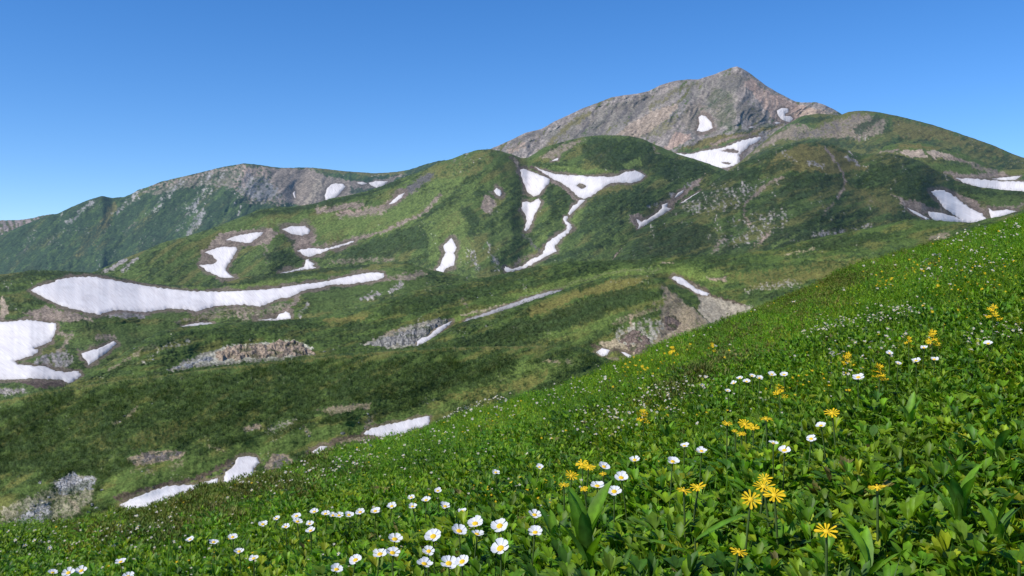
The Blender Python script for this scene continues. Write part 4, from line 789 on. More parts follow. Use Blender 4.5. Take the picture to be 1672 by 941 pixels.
def scatter(name, label, spots, mat, attr='tint'):
    """spots: list of (template, positions, yaw, scale, tint) - leaf cover nobody could count, one mesh"""
    VV, FF, TT = [], [], []; o = 0
    for (V, F, sh), P, yaw, sc, tint in spots:
        n = len(P)
        if not n: continue
        c, s_ = np.cos(yaw)[:, None], np.sin(yaw)[:, None]
        lx = 0.12 * np.sin(yaw * 7.3)[:, None]; ly = 0.12 * np.cos(yaw * 5.1)[:, None]
        x = (V[None, :, 0] * c - V[None, :, 1] * s_ + lx * V[None, :, 2]) * sc[:, None] + P[:, None, 0]
        y = (V[None, :, 0] * s_ + V[None, :, 1] * c + ly * V[None, :, 2]) * sc[:, None] + P[:, None, 1]
        z = V[None, :, 2] * sc[:, None] + P[:, None, 2]
        VV.append(np.stack([x, y, z], -1).reshape(-1, 3))
        FF.append((F[None] + (np.arange(n) * len(V))[:, None, None] + o).reshape(-1, 4))
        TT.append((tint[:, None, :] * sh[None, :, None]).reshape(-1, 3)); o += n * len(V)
    me = mesh_np(name, np.concatenate(VV), np.concatenate(FF), True, {attr: np.concatenate(TT)})
    ob = link(name, me, mat); tag(ob, label, None, None, 'stuff'); ob['category'] = name.replace('_', ' ')
    return ob


def fg_samples(n, D0, D1, pw=2.0, ua=-220, ub=1900):
    outU, outV = [], []; tot = 0
    while tot < n:
        u = rng.uniform(ua, ub, 40000); vr = FG_RIDGE(u); v = vr - 10 + rng.uniform(0, 1, 40000) * (1180 - vr)
        P, D = canopy(u, v)
        ok = (D >= D0) & (D < D1) & (rng.uniform(0, 1, 40000) < (D / D1) ** pw)
        outU.append(u[ok]); outV.append(v[ok]); tot += ok.sum()
    return np.concatenate(outU)[:n], np.concatenate(outV)[:n]


def tints(n, pal, u, v, seed):
    k = rng.integers(0, len(pal), n); t = pal[k].copy()
    w = fbm(u / 110, v / 45, seed, 3)                      # drifts of one kind of plant, along the slope
    t *= 1.12 * (1 + 0.5 * w + rng.uniform(-.22, .22, n))[:, None]
    y = np.clip(fbm(u / 160, v / 70, seed + 9, 2) * 1.2, -1, 1)
    old = rng.uniform(0, 1, n) < .010; t[old] = np.array([.17, .15, .045]) * rng.uniform(.6, 1.3, (old.sum(), 1))
    t[:, 0] *= 1 + 0.13 * y; t[:, 2] *= 1 - 0.2 * y
    return np.clip(t, 0.006, 0.3)


def olive_mask(u, v):
    d = v - FG_RIDGE(u)
    a = np.exp(-((u - 340) / 130) ** 2) * sstep(70, 15, d) * .75 + np.exp(-((u - 1330) / 150) ** 2) * sstep(62, 12, d) * 0.15 + np.exp(-((u - 1130) / 90) ** 2) * np.exp(-((d - 65) / 18) ** 2) * 0.3
    return np.clip(a, 0, 1)


def build_meadow():
    near_t = [tpl_rosette(R_.randint(8, 12), .085, .0145, 6) for _ in range(13)] + [tpl_cut(R_.randint(10, 13), .025, 4, .10) for _ in range(7)] + [tpl_round(12, .019, .09) for _ in range(4)]
    near_g = [tpl_grass(14, .12, 4) for _ in range(5)]
    mid_t = [tpl_rosette(9, .085, .014, 3) for _ in range(8)] + [tpl_cut(9, .022, 2, .10) for _ in range(6)] + [tpl_round(12, .016, .09) for _ in range(2)]
    mid_g = [tpl_grass(12, .115, 2) for _ in range(4)]
    far_t = [tpl_rosette(9, .085, .013, 2) for _ in range(4)] + [tpl_cut(5, .028, 1, .10) for _ in range(3)] + [tpl_round(12, .016, .10) for _ in range(2)]
    far_g = [tpl_grass(12, .105, 2) for _ in range(3)]
    bush = [tpl_bush(26, .17) for _ in range(4)]
    leaves, grass, scrub = [], [], []

    def put(dst, T, u, v, pal, s0, s1, seed, zoff=0.0):
        P, D = canopy(u, v); P[:, 2] -= CAN + zoff
        w = fbm(u / 60, v / 26, seed + 33, 3)
        sc = rng.uniform(s0, s1, len(u)) * (1 + 0.5 * w)
        tt = tints(len(u), pal, u, v, 300) * (1 + .22 * sstep(3.5, 8, D))[:, None]  # far leaves coloured lighter to offset the shade seen at a low angle
        k = rng.integers(0, len(T), len(u)); yaw = rng.uniform(0, 6.28, len(u))
        for i, t in enumerate(T):
            m = k == i; dst.append((t, P[m], yaw[m], sc[m], tt[m]))
    for T, G, n, ng, D0, D1, s0, s1 in ((near_t, near_g, 17000, 2600, .3, 2.4, .65, 1.25), (mid_t, mid_g, 23000, 7000, 2.4, 5.0, .7, 1.25), (far_t, far_g, 42000, 9000, 5.0, 17, .7, 1.3)):
        side = [fg_samples(int(n * f), D0, D1, 2.0, a, b) for f, a, b in ((.10, -650, -220), (.26, 1900, 2900))]     # the slope goes on past both edges of the view
        u, v = fg_samples(n, D0, D1); u = np.concatenate([u] + [q[0] for q in side]); v = np.concatenate([v] + [q[1] for q in side]); n = len(u); om = olive_mask(u, v); ol = rng.uniform(0, 1, n) < om
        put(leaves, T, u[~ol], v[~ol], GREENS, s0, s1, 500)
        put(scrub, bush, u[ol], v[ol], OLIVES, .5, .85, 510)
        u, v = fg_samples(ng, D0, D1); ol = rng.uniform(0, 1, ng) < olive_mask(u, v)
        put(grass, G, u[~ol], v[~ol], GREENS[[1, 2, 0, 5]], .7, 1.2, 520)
    scatter('meadow_leaves', 'dense bright green leafy ground cover of the meadow slope', leaves, LEAF)
    scatter('grass', 'green grass blades growing between the meadow leaves', grass, LEAF)
    scatter('low_scrub', 'dull olive low scrub along the crest of the meadow', scrub, SCRUB)


# ---- flowers
def ground_under(P):
    return P


def head_at(u, v, lift):
    vv = v
    for _ in range(8):
        P, D = canopy(np.array([u]), np.array([vv])); vv = v + lift * FPX / D[0]
    P = P[0]; P[2] += lift
    return P, D[0]


def petal_mesh(name, w, l, cup, notch=0.0, nl=5):
    V = []; F = []
    for i in range(nl + 1):
        t = i / nl
        ww = w * (0.28 + 0.95 * t - 0.05) * (1 if t < .72 else math.sqrt(max(0, 1 - ((t - .72) / .3) ** 2)) + .02)
        for j, s in enumerate((-1, -.5, 0, .5, 1)):
            x = .09 + l * t - (0.03 * (abs(s) < .2) * notch if i == nl else 0); y = s * ww * .5
            z = cup * (t ** 1.6) * .5 + .22 * ww * abs(s) ** 1.6 * (1 - .5 * t) + .01
            V.append((x, y, z))
    for i in range(nl):
        for j in range(4):
            a = i * 5 + j; F.append((a, a + 5, a + 6, a + 1))
    return np.array(V), np.array(F)


def dome_mesh(r, h, n=10, m=4, bump=.0):
    V = [(0, 0, h)]; T = []; Q = []
    for i in range(1, m + 1):
        a = i / m * math.pi / 2
        for j in range(n):
            k = 1 + bump * R_.uniform(-1, 1)
            V.append((r * math.sin(a) * math.cos(j * 2 * math.pi / n) * k, r * math.sin(a) * math.sin(j * 2 * math.pi / n) * k, h * math.cos(a) * k))
    for j in range(n): T.append((0, 1 + j, 1 + (j + 1) % n))
    for i in range(m - 1):
        for j in range(n):
            a = 1 + i * n + j; b = 1 + i * n + (j + 1) % n; Q.append((a, a + n, b + n, b))
    return np.array(V), np.array(Q), np.array(T)


def tube(pts, radii, n=6):
    pts = np.array(pts, float); V = []; F = []
    for i, p in enumerate(pts):
        d = pts[min(i + 1, len(pts) - 1)] - pts[max(i - 1, 0)]; d /= np.linalg.norm(d) + 1e-9
        a = np.cross(d, (1, 0, 0)) if abs(d[0]) < .9 else np.cross(d, (0, 1, 0)); a /= np.linalg.norm(a); b = np.cross(d, a)
        for j in range(n):
            V.append(p + radii[i] * (a * math.cos(2 * math.pi * j / n) + b * math.sin(2 * math.pi * j / n)))
    for i in range(len(pts) - 1):
        for j in range(n):
            F.append((i * n + j, i * n + (j + 1) % n, (i + 1) * n + (j + 1) % n, (i + 1) * n + j))
    return np.array(V), np.array(F)


WP = [mesh_np('petal', *petal_mesh('p', .43 * k, .41, c, n_), True) for k, c, n_ in ((1, .22, 1), (1.1, .14, 0), (.9, .32, 1), (1.0, .42, 0))]
YP = [mesh_np('petal', *petal_mesh('p', .12 * k, .41, c, 1), True) for k, c in ((1, .05), (1.15, -.08), (.9, .16))]
_v, _q, _t = dome_mesh(.205, .11, 12, 5, .06); WD = mesh_np('disc', _v, [_q, _t], True)
_v, _q, _t = dome_mesh(.13, .07, 12, 4, .10); YD = mesh_np('disc', _v, [_q, _t], True)
for m_ in WP: m_.materials.append(WHITE)
for m_ in YP: m_.materials.append(YELLOW)
WD.materials.append(DISC); YD.materials.append(DISC)


def frame(normal, roll):
    z = Vector(normal).normalized(); x = Vector((1, 0, 0)) - z * z.x; x.normalize(); y = z.cross(x)
    M = Matrix((x, y, z)).transposed()
    return (M @ Matrix.Rotation(roll, 3, 'Z')).to_euler()


def leaf_obj(l, w, a0, a1, yaw, root, at, tint, n=9, jag=.05, fold=.3):
    V, F, sh = lance(l, w, a0, a1, yaw, n, fold, at, 'lance', jag)
    rib = np.zeros(len(V)); k = n + 1; rib[k:2 * k] = 1
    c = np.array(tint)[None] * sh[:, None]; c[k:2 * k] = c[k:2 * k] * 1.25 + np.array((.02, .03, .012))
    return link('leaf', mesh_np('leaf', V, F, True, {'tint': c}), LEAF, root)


def flower(kind, u, v, wpx, label, ratio=0.7, yaw=0.0, lift=0.085, group=None, npet=None, leaves=1, lean=None):
    P, D = head_at(u, v, lift)
    diam = wpx * D / FPX
    root = bpy.data.objects.new(kind + '_flower', None); COL.objects.link(root); root.empty_display_size = .02
    H = lift + CAN + .01
    lx, ly = (R_.uniform(-.02, .02), R_.uniform(-.01, .02)) if lean is None else lean
    base = Vector((P[0] + lx, P[1] + ly, P[2] - H)); root.location = base
    tag(root, label, kind + ' flower', group)
    hp = Vector(P) - base
    # the bloom faces up and a little towards the open side of the slope
    e = math.asin(min(.95, ratio)); view = Vector(P).normalized()
    back = -view; upv = Vector((0, 0, 1)) - view * view.z; upv.normalize()
    nrm = back * math.sin(e) + upv * math.cos(e); side = view.cross(upv)
    nrm = nrm * math.cos(yaw) + side * math.sin(yaw)
    m = Vector((hp.x * .55 + R_.uniform(-.006, .006), hp.y * .55, hp.z * .55))
    tip = hp - Vector(nrm).normalized() * diam * .03
    pts = [(0, 0, 0), tuple(m * .5), tuple(m), tuple((m + tip) / 2 + Vector((0, 0, .004))), tuple(tip)]
    r0 = .0016 if kind == 'white' else .0021
    V, F = tube(pts, [r0 * 1.2, r0 * 1.1, r0, r0 * .9, r0 * .9]); link('stem', mesh_np('stem', V, F), STEM, root)
    roll0 = R_.uniform(0, 6.28)
    dd = link('disc', WD if kind == 'white' else YD, None, root); dd.location = hp; dd.rotation_euler = frame(nrm, roll0); dd.scale = (diam,) * 3
    n = npet or (R_.choice([6, 6, 7, 7]) if kind == 'white' else R_.choice([12, 13, 14]))
    for i in range(n):
        pm = R_.choice(WP if kind == 'white' else YP)
        o = link('petal', pm, None, root); o.location = hp + Vector(nrm).normalized() * diam * R_.uniform(-.012, .012)
        o.rotation_euler = frame(nrm, roll0 + i * 2 * math.pi / n + R_.uniform(-.12, .12)); k = diam * R_.uniform(.9, 1.08); o.scale = (k, k * R_.uniform(.9, 1.1), k)
    for i in range(leaves):
        zz = H * R_.uniform(.45, .62); a = R_.uniform(0, 6.28)
        if kind == 'white': leaf_obj(.032, .012, 1.0, 1.4, a + i * 2.1, root, tuple(hp * (zz / H)), GREENS[2], 5, .2)
        else: leaf_obj(.06, .015, .7, 1.3, a + i * 3.1, root, tuple(hp * (zz / H)), GREENS[2], 7)
    return root


ORD = ['first', 'second', 'third', 'fourth', 'fifth', 'sixth', 'seventh', 'eighth', 'ninth', 'tenth']
GW = 'white yellow-centred flowers in the meadow'; GY = 'yellow flowers in the meadow'
WHITE_BIG = [
    (817.5, 895.5, 33, .72, 'largest white flower, low in the middle of the foreground'),
    (816, 857, 29, .74, 'broad white flower standing directly above the largest one'),
    (776, 853, 26, .66, 'tall stemmed white flower, topmost of the foreground clump'),
    (750, 865, 25, .64, 'white flower just left of the tall stemmed one'),
    (707.6, 873, 27, .74, 'white flower alone with a straight green stem, left of the clump'),
    (645, 877, 24, .62, 'white flower above the touching pair at left of the clump'),
    (621, 901, 24, .62, 'left flower of the touching white pair'), (641.5, 899, 24, .62, 'right flower of the touching white pair'),
    (700.5, 896, 20, .8, 'half open white flower below the one with the straight stem'), (693, 917, 26, .55, 'flat white flower at the bottom left of the clump'),
    (733, 918, 27, .72, 'left of the two overlapping white flowers at the bottom edge of the clump'), (755, 916, 24, .74, 'right of the two overlapping white flowers at the bottom edge of the clump'),
    (779, 870, 22, .4, 'faded white flower hidden behind the tall stem'), (873, 839, 20, .55, 'white flower turned sideways beside the upright lance leaves'), (874, 869.5, 23, .62, 'ragged white flower under the sideways one'),
    (581, 910, 22, .66, 'white flower with raised petals left of the touching pair'), (550, 925, 21, .6, 'white flower lowest and left of the one with raised petals'),
    (1014, 784.5, 23, .66, 'white flower topmost of the three right of the yellow cluster'), (1002.5, 808, 24, .66, 'lowest of the three white flowers right of the yellow cluster'), (975, 795, 22, .55, 'leftmost of the three white flowers right of the yellow cluster'),
    (986, 762, 19, .6, 'white flower touching the right side of the yellow cluster'), (1036, 753, 18, .58, 'white flower alone above and right of the yellow cluster'), (1098, 761, 20, .55, 'white flower standing alone over mid foreground leaves'),
    (1145, 742, 18, .5, 'bluish white flower beside a long thin stem'), (1117, 729, 15, .4, 'small faded white flower left above the bluish one'), (1280, 740, 20, .6, 'white flower on a straight stem above the two yellow suns'), (1262, 730, 16, .4, 'spent white flower beside the one above the yellow suns'),
    (1401, 610, 19, .5, 'white flower on the tall dark stem at right'), (1339.6, 701, 17, .5, 'flat white flower below the ragged yellow star'), (1323.5, 722, 16, .7, 'narrow white flower under the flat one at right'),
    (113, 935, 20, .6, 'left of the two white flowers at the bottom left corner'), (134, 931, 19, .6, 'right of the two white flowers at the bottom left corner'), (87, 936, 15, .5, 'half hidden white flower farthest into the bottom left corner'), (210, 938, 18, .6, 'white flower cut by the bottom edge right of the corner pair'), (198, 915, 17, .45, 'scraggy pale flower above the bottom edge at left'),
    (391, 896, 16, .6, 'drooping white flower at lower left with uneven petals'), (415, 910, 16, .5, 'faded white flower next to the drooping one'), (380.5, 872.7, 15, .62, 'white flower right of the pair of lone small ones at lower left'), (349.5, 881, 15, .55, 'middle of the three lone small white flowers at lower left'), (311, 877.5, 14, .5, 'leftmost of the three lone small white flowers at lower left')]
WHITE_ROW = [(513.5, 832, 14), (532, 835, 14), (544, 837, 13), (554, 836.5, 14), (570, 834.8, 15), (588.4, 829.7, 15), (613, 827.5, 16), (640, 820, 16)]
WHITE_SET = [(429.5, 853, 15), (452, 844, 12), (467, 857, 13), (484.6, 840, 15), (486, 848.6, 16), (506, 851, 13), (507.7, 861.7, 16)]
WHITE_UP = [(674, 823, 14), (672, 805, 12), (696, 812, 15), (715, 794.6, 13), (727, 822, 17), (755, 829, 14), (809.7, 764, 13), (881, 756.5, 12)]
WHITE_BAND = [(1188, 630, 10), (1198, 620, 11), (1208, 613, 11), (1219, 617, 12), (1228, 609.5, 11), (1240, 612, 12), (1260, 607, 13), (1280, 607, 13)]
WHITE_RIGHT = [(1452, 576, 11), (1466, 590, 10), (1495.5, 586, 14), (1508, 568, 11), (1525, 584, 13), (1613, 563.6, 14)]
YELLOW_BIG = [
    (1225, 831, 34, .85, 'left of the two yellow sun like flowers, facing the viewer'), (1263, 823, 36, .72, 'right of the two yellow sun like flowers, with spread rays'),
    (1246, 806, 36, .5, 'yellow flower standing behind and above the two suns'), (1248, 791, 26, .6, 'topmost small yellow head of the group with the two suns'),
    (1116, 815, 26, .35, 'yellow flower seen from the side, left of the flat pair'), (1139, 808, 28, .42, 'yellow flower of the flat pair with a pointed top ray'), (1205, 921, 30, .45, 'ragged orange yellow flower at the bottom edge'),
    (1347.5, 887, 38, .62, 'large yellow flower alone at the lower right'), (1430.5, 807.4, 32, .3, 'yellow flower seen edge on above the long leaf at right'), (1662, 933, 8, .5, 'tiny yellow bud in the bottom right corner'),
    (950, 752, 24, .6, 'top head of the yellow cluster left of the lone white flower'), (961, 762, 24, .5, 'right head of the yellow cluster, broad and drooping'), (933, 776, 23, .75, 'lower left yellow head of the cluster with hanging rays'), (920.7, 790.6, 19, .4, 'flat yellow flower lowest at the left of the cluster'), (953.6, 798, 14, .6, 'small orange head under the yellow cluster'), (984, 775, 13, .5, 'small yellow head behind the white flower by the cluster'),
    (1187, 690, 18, .35, 'yellow flower seen edge on, left in the small group mid meadow'), (1216, 695, 25, .6, 'spiky yellow star, centre of the small group mid meadow'), (1230, 703, 21, .45, 'drooping yellow head right of the spiky star'), (1210, 713, 15, .5, 'small yellow head below the spiky star'), (1250, 687, 21, .3, 'flat yellow flower right in the small group mid meadow'), (1199, 707, 11, .5, 'tiny yellow head lower left in the small group mid meadow'),
    (1357.6, 679, 26, .5, 'ragged yellow star with upright rays at right of mid meadow')]
YELLOW_CLUSTER = [(1050, 666, 7, 20, 'dense yellow flower cluster on a tall stem mid meadow'), (1435, 598, 8, 24, 'tall narrow yellow spire of florets at right'), (1382, 580, 6, 20, 'pyramid of small yellow florets left of the tall spire'), (1521, 550, 6, 22, 'loose yellow floret cluster at far right'), (1483, 556, 4, 14, 'small flat yellow cluster left of the loose one'), (1272, 628, 5, 20, 'yellow cluster at the end of the white band'), (1620, 508, 6, 22, 'yellow cluster high on the right slope'), (1098, 566, 5, 14, 'yellow cluster near the crest beside the gravel gully'), (1162, 563, 4, 12, 'small yellow cluster right of the one near the crest')]


def small_meshes():
    out = {}
    for kind in ('white', 'yellow', 'pale'):
        ms = []
        for q in range(5):
            n = {'white': 6, 'yellow': 9, 'pale': 5}[kind]
            V, F, mi = [], [], []; o = 0
            for i in range(n):
                pv, pf = petal_mesh('p', {'white': .36, 'yellow': .17, 'pale': .4}[kind], .41, R_.uniform(-.05, .4), 0, 2)
                a = i * 2 * math.pi / n + R_.uniform(-.2, .2); c, s_ = math.cos(a), math.sin(a)
                V.append(np.stack([pv[:, 0] * c - pv[:, 1] * s_, pv[:, 0] * s_ + pv[:, 1] * c, pv[:, 2]], -1)); F.append(pf + o); mi += [0] * len(pf); o += len(pv)
            dv, dq, dt = dome_mesh(.16, .12, 6, 2, .1); V.append(dv); F2 = [np.concatenate(F + [dq + o]), dt + o]; mi += [1] * len(dq); o2 = o + len(dv)
            tv, tf = tube([(0, 0, 0), (R_.uniform(-.2, .2), R_.uniform(-.2, .2), -2.0), (R_.uniform(-.4, .4), R_.uniform(-.4, .4), -4.5)], [.04, .045, .05], 4); V.append(tv)
            F2[0] = np.concatenate([F2[0], tf + o2]); mi += [2] * len(tf)
            mi += [1] * len(dt)
            me = mesh_np(kind + '_flower', np.concatenate(V), F2, True, None, mi)
            for m in ((CREAM if kind != 'yellow' else YELLOW), DISC, STEM): me.materials.append(m)
            ms.append(me)
        out[kind] = ms
    return out


def build_flowers():
    for u, v, w, r, lab in WHITE_BIG: flower('white', u, v, w, lab, r, R_.uniform(-.25, .25), .065 if v > 700 else .05, GW, leaves=2 if w > 20 else 1)
    for i, (u, v, w) in enumerate(WHITE_ROW): flower('white', u, v, w, ORD[i] + ' from the left in the level row of eight small white flowers', .6, R_.uniform(-.2, .2), .05, GW)
    for i, (u, v, w) in enumerate(WHITE_SET): flower('white', u, v, w, ORD[i] + ' from the left in the loose white group left of the level row', .58, R_.uniform(-.3, .3), .05, GW)
    for i, (u, v, w) in enumerate(WHITE_UP): flower('white', u, v, w, ORD[i] + ' from the left among small white flowers above the foreground clump', .58, R_.uniform(-.3, .3), .05, GW)
    for i, (u, v, w) in enumerate(WHITE_BAND): flower('white', u, v, w, ORD[i] + ' from the left in the white band rising to the yellow cluster', .5, R_.uniform(-.3, .3), .05, GW)
    for i, (u, v, w) in enumerate(WHITE_RIGHT): flower('white', u, v, w, ORD[i] + ' from the left of the small white flowers by the yellow spires', .5, R_.uniform(-.3, .3), .05, GW)
    for u, v, w, r, lab in YELLOW_BIG: flower('yellow', u, v, w, lab, r, R_.uniform(-.25, .25), .07, GY, leaves=2)
    # floret clusters: one stem, several heads
    for u, v, n, wpx, lab in YELLOW_CLUSTER:
        P, D = head_at(u, v + wpx * .3, .06); root = bpy.data.objects.new('yellow_flower', None); COL.objects.link(root); root.location = (P[0], P[1], P[2] - .06 - CAN); root.empty_display_size = .02
        tag(root, lab, 'yellow flower', GY); h = .06 + CAN; s_ = wpx * D / FPX
        V, F = tube([(0, 0, 0), (.003, 0, h * .5), (0, 0, h + s_ * .5)], [.002, .0018, .0012]); link('stem', mesh_np('stem', V, F), STEM, root)
        for i in range(n):
            t = i / max(1, n - 1); a = i * 2.4; r = s_ * .5 * (1 - .75 * t) * (.5 + .5 * R_.random())
            VV, FF = [], []; o = 0
            for j in range(9):
                pv, pf = petal_mesh('p', .22, .42, R_.uniform(-.1, .5), 0, 2); b = j * .7 + R_.uniform(-.2, .2)
                VV.append(np.stack([pv[:, 0] * math.cos(b) - pv[:, 1] * math.sin(b), pv[:, 0] * math.sin(b) + pv[:, 1] * math.cos(b), pv[:, 2]], -1)); FF.append(pf + o); o += len(pv)
            ob = link('floret', mesh_np('floret', np.concatenate(VV) * s_ * .55, np.concatenate(FF)), YELLOW, root)
            ob.location = (r * math.cos(a), r * math.sin(a), h + s_ * (-.35 + .9 * t)); ob.rotation_euler = (R_.uniform(0, .9), R_.uniform(-.4, .4), 0)
    SM = small_meshes()

    def tiny(kind, u, v, wpx, label, group):
        P, D = head_at(u, v, R_.uniform(.01, .05))
        ob = link(kind + '_flower' if kind != 'pale' else 'pale_flower', R_.choice(SM[kind])); s_ = wpx * D / FPX
        ob.location = P; ob.scale = (s_,) * 3; ob.rotation_euler = (R_.uniform(.0, .9), R_.uniform(-.45, .45), R_.uniform(0, 6.28))
        tag(ob, label, {'white': 'white flower', 'yellow': 'yellow flower', 'pale': 'pale flower'}[kind], group)
    B = [('white', (700, 670), (830, 652), 24, 6, 5.5, 'tiny white flower in the speckled drift on the crest by the snow bank'),
         ('white', (490, 768), (610, 742), 16, 8, 6, 'tiny white flower near the crest right of the stubby snow patch'),
         ('white', (540, 752), (760, 712), 22, 14, 6, 'tiny white flower in the loose drift below the snow bank'),
         ('white', (930, 690), (1110, 652), 30, 9, 7, 'tiny white flower in the drift left of the dense yellow cluster'),
         ('white', (1040, 640), (1190, 622), 18, 7, 7, 'tiny white flower left of the white band mid meadow'),
         ('pale', (1310, 542), (1500, 502), 40, 6, 6, 'tiny greyish white flower in the long pale streak on the right slope'),
         ('white', (1500, 446), (1650, 418), 28, 14, 6, 'tiny white flower scattered high on the right slope'),
         ('white', (1540, 385), (1670, 358), 20, 10, 5, 'tiny white flower near the crest at the right edge'),
         ('white', (1350, 588), (1480, 556), 18, 12, 8, 'tiny white flower between the yellow pyramid and the pale streak'),
         ('pale', (10, 890), (300, 838), 34, 14, 7, 'tiny pale flower on the dark leaves at the left end of the meadow'),
         ('white', (380, 800), (500, 776), 14, 10, 6, 'tiny white flower on the slope below the stubby snow patch'),
         ('white', (880, 655), (1010, 612), 18, 9, 5, 'tiny white flower along the crest left of the two little snow scraps'),
         ('pale', (1570, 566), (1670, 532), 12, 8, 8, 'tiny pale flower at the right edge beside the loose yellow cluster'),
         ('yellow', (1430, 464), (1530, 428), 18, 4, 6, 'tiny yellow flower in the dotted line near the right crest'),
         ('yellow', (1520, 490), (1650, 430), 18, 18, 6, 'tiny yellow flower scattered above the right yellow cluster'),
         ('yellow', (1000, 615), (1100, 585), 9, 9, 7, 'tiny yellow flower below the crest in front of the mound'),
         ('yellow', (1240, 622), (1430, 612), 9, 8, 8, 'tiny yellow flower among the white band and the spire'),
         ('yellow', (750, 800), (930, 790), 9, 14, 7, 'tiny yellow flower in the grass left of the yellow cluster')]
    for kind, a, b, n, sp, w, lab in B:
        for i in range(n):
            t = R_.random(); tiny(kind, a[0] + (b[0] - a[0]) * t + R_.gauss(0, 4), a[1] + (b[1] - a[1]) * t + R_.gauss(0, sp), w * R_.uniform(.5, 1.1), lab, lab.replace('tiny', 'tiny', 1).split(' in ')[0].replace('flower', 'flowers'))
    spots = {k: [] for k in SM}
    for kind, a, b, n, sp, w, lab in B:
        for i in range(int(n * 2.2)):
            t = R_.random(); spots[kind].append((a[0] + (b[0] - a[0]) * t + R_.gauss(0, 12), a[1] + (b[1] - a[1]) * t + R_.gauss(0, sp * 1.5), w * R_.uniform(.35, .7)))
    for i in range(420):
        u = R_.uniform(0, 1700); v = float(FG_RIDGE(u)) + 4 + 200 * R_.random() ** 1.5
        if fbm(np.array([u / 90]), np.array([(v - float(FG_RIDGE(u))) / 30]), 41, 2)[0] > -.05: spots[R_.choice(['white', 'pale', 'white', 'yellow'])].append((u, v, R_.uniform(2.6, 5)))
    for kind, ls in spots.items():
        V, F4, F3, M4, M3 = [], [], [], [], []; o = 0
        for u, v, wp in ls:
            P, D = head_at(u, v, R_.uniform(0, .04)); src = R_.choice(SM[kind])
            c = np.empty(len(src.vertices) * 3, np.float32); src.vertices.foreach_get('co', c); c = c.reshape(-1, 3)
            M = (Matrix.Rotation(R_.uniform(0, .9), 3, 'X') @ Matrix.Rotation(R_.uniform(0, 6.28), 3, 'Z')); c = c @ np.array(M).T * (wp * D / FPX) + P
            for pl in src.polygons:
                (F4 if len(pl.vertices) == 4 else F3).append([x + o for x in pl.vertices]); (M4 if len(pl.vertices) == 4 else M3).append(pl.material_index)
            V.append(c); o += len(c)
        nm = {'white': 'white_specks', 'yellow': 'yellow_specks', 'pale': 'pale_specks'}[kind]
        ob = link(nm, mesh_np(nm, np.concatenate(V), [np.array(F4), np.array(F3)], True, None, M4 + M3))
        for m in ((CREAM if kind != 'yellow' else YELLOW), DISC, STEM): ob.data.materials.append(m)
        tag(ob, 'countless tiny %s blossoms sprinkled over the whole meadow slope' % kind, 'tiny blossoms', None, 'stuff')
    for i in range(70):
        u = R_.uniform(0, 1672); v = float(FG_RIDGE(u)) + R_.uniform(5, 1) ** 2 * 0 + R_.uniform(6, 230)
        if v > 930: continue
        kind = R_.choice(['white', 'white', 'pale', 'yellow'])
        tiny(kind, u, v, R_.uniform(3.5, 7), 'lone tiny %s flower scattered thinly over the green slope' % kind, 'lone tiny flowers')


PLANTS = [  # base column, row, height px, leaves, label, (upright, spread)
    (1565, 850, 120, 6, 'tall broad leaved plant with steep pointed leaves near the right edge', .15, .7),
    (1628, 880, 130, 7, 'broad leaved plant with a pale midrib on its upright leaf, at the right edge', .12, .8),
    (905, 872, 90, 6, 'plant with a whorl of upright lance leaves right of the white clump', .2, .7),
    (958, 920, 150, 7, 'tallest dark stemmed lance leaved plant below the yellow cluster', .15, .6),
    (1135, 900, 120, 4, 'plant with two long leaves spread like wings under the flat yellow pair', .9, 1.35),
    (1270, 890, 100, 4, 'plant with a long drooping leaf under the two yellow suns', .7, 1.5),
    (1018, 925, 80, 5, 'plant with notched pointed leaves at the bottom edge centre', .5, 1.2),
    (1415, 925, 110, 5, 'plant with one long leaf slanting up to the right, lower right', .55, .8),
    (1320, 850, 80, 6, 'plant with folded leaves left of the edge on yellow flower', .3, .9),
    (1485, 690, 70, 6, 'dark leaved tuft standing mid slope at right', .1, .6),
    (1560, 760, 70, 6, 'bushy leaved tuft above the tall broad leaved plant', .3, .9),
    (1630, 740, 90, 6, 'leaning leaf tuft at the right edge above the midrib plant', .3, .9),
    (1180, 935, 70, 5, 'low leaf rosette left of the ragged orange flower', .6, 1.3),
    (1580, 935, 80, 5, 'wide flat leaves at the bottom edge near the right corner', .7, 1.4),
    (1090, 690, 50, 6, 'round leaved dark tuft right of the dense yellow cluster', .3, 1.0),
    (780, 935, 70, 5, 'leafy tuft between the white flowers at the bottom edge', .4, 1.0)]


def build_plants():
    for u, v, hp, n, lab, a0, a1 in PLANTS:
        P, D = canopy(np.array([float(u)]), np.array([float(v)])); P, D = P[0], D[0]
        h = hp * D / FPX
        root = bpy.data.objects.new('leafy_plant', None); COL.objects.link(root); root.location = (P[0], P[1], P[2] - .05); root.empty_display_size = .02
        tag(root, lab, 'leafy plant', 'single leafy plants in the meadow')
        V, F = tube([(0, 0, -.09), (.002, 0, 0), (0, .002, h * .45)], [.0026, .0024, .0014]); link('stem', mesh_np('stem', V, F), STEM, root)
        y0 = R_.uniform(0, 6.28) if n != 4 else .1
        for i in range(n):
            yaw = y0 + (i * 2.4 if n != 4 else i * math.pi + (i // 2) * .7)
            z = h * R_.uniform(0, .45); k = R_.uniform(.75, 1.1)
            leaf_obj(h * .75 * k, h * .75 * k * R_.uniform(.2, .27), max(0, a0 + R_.uniform(-.1, .15)), a1 + R_.uniform(-.15, .25), yaw, root, (0, 0, z), GREENS[R_.choice([1, 2, 3])] * R_.uniform(.9, 1.15), 9, .04, R_.uniform(.2, .4))


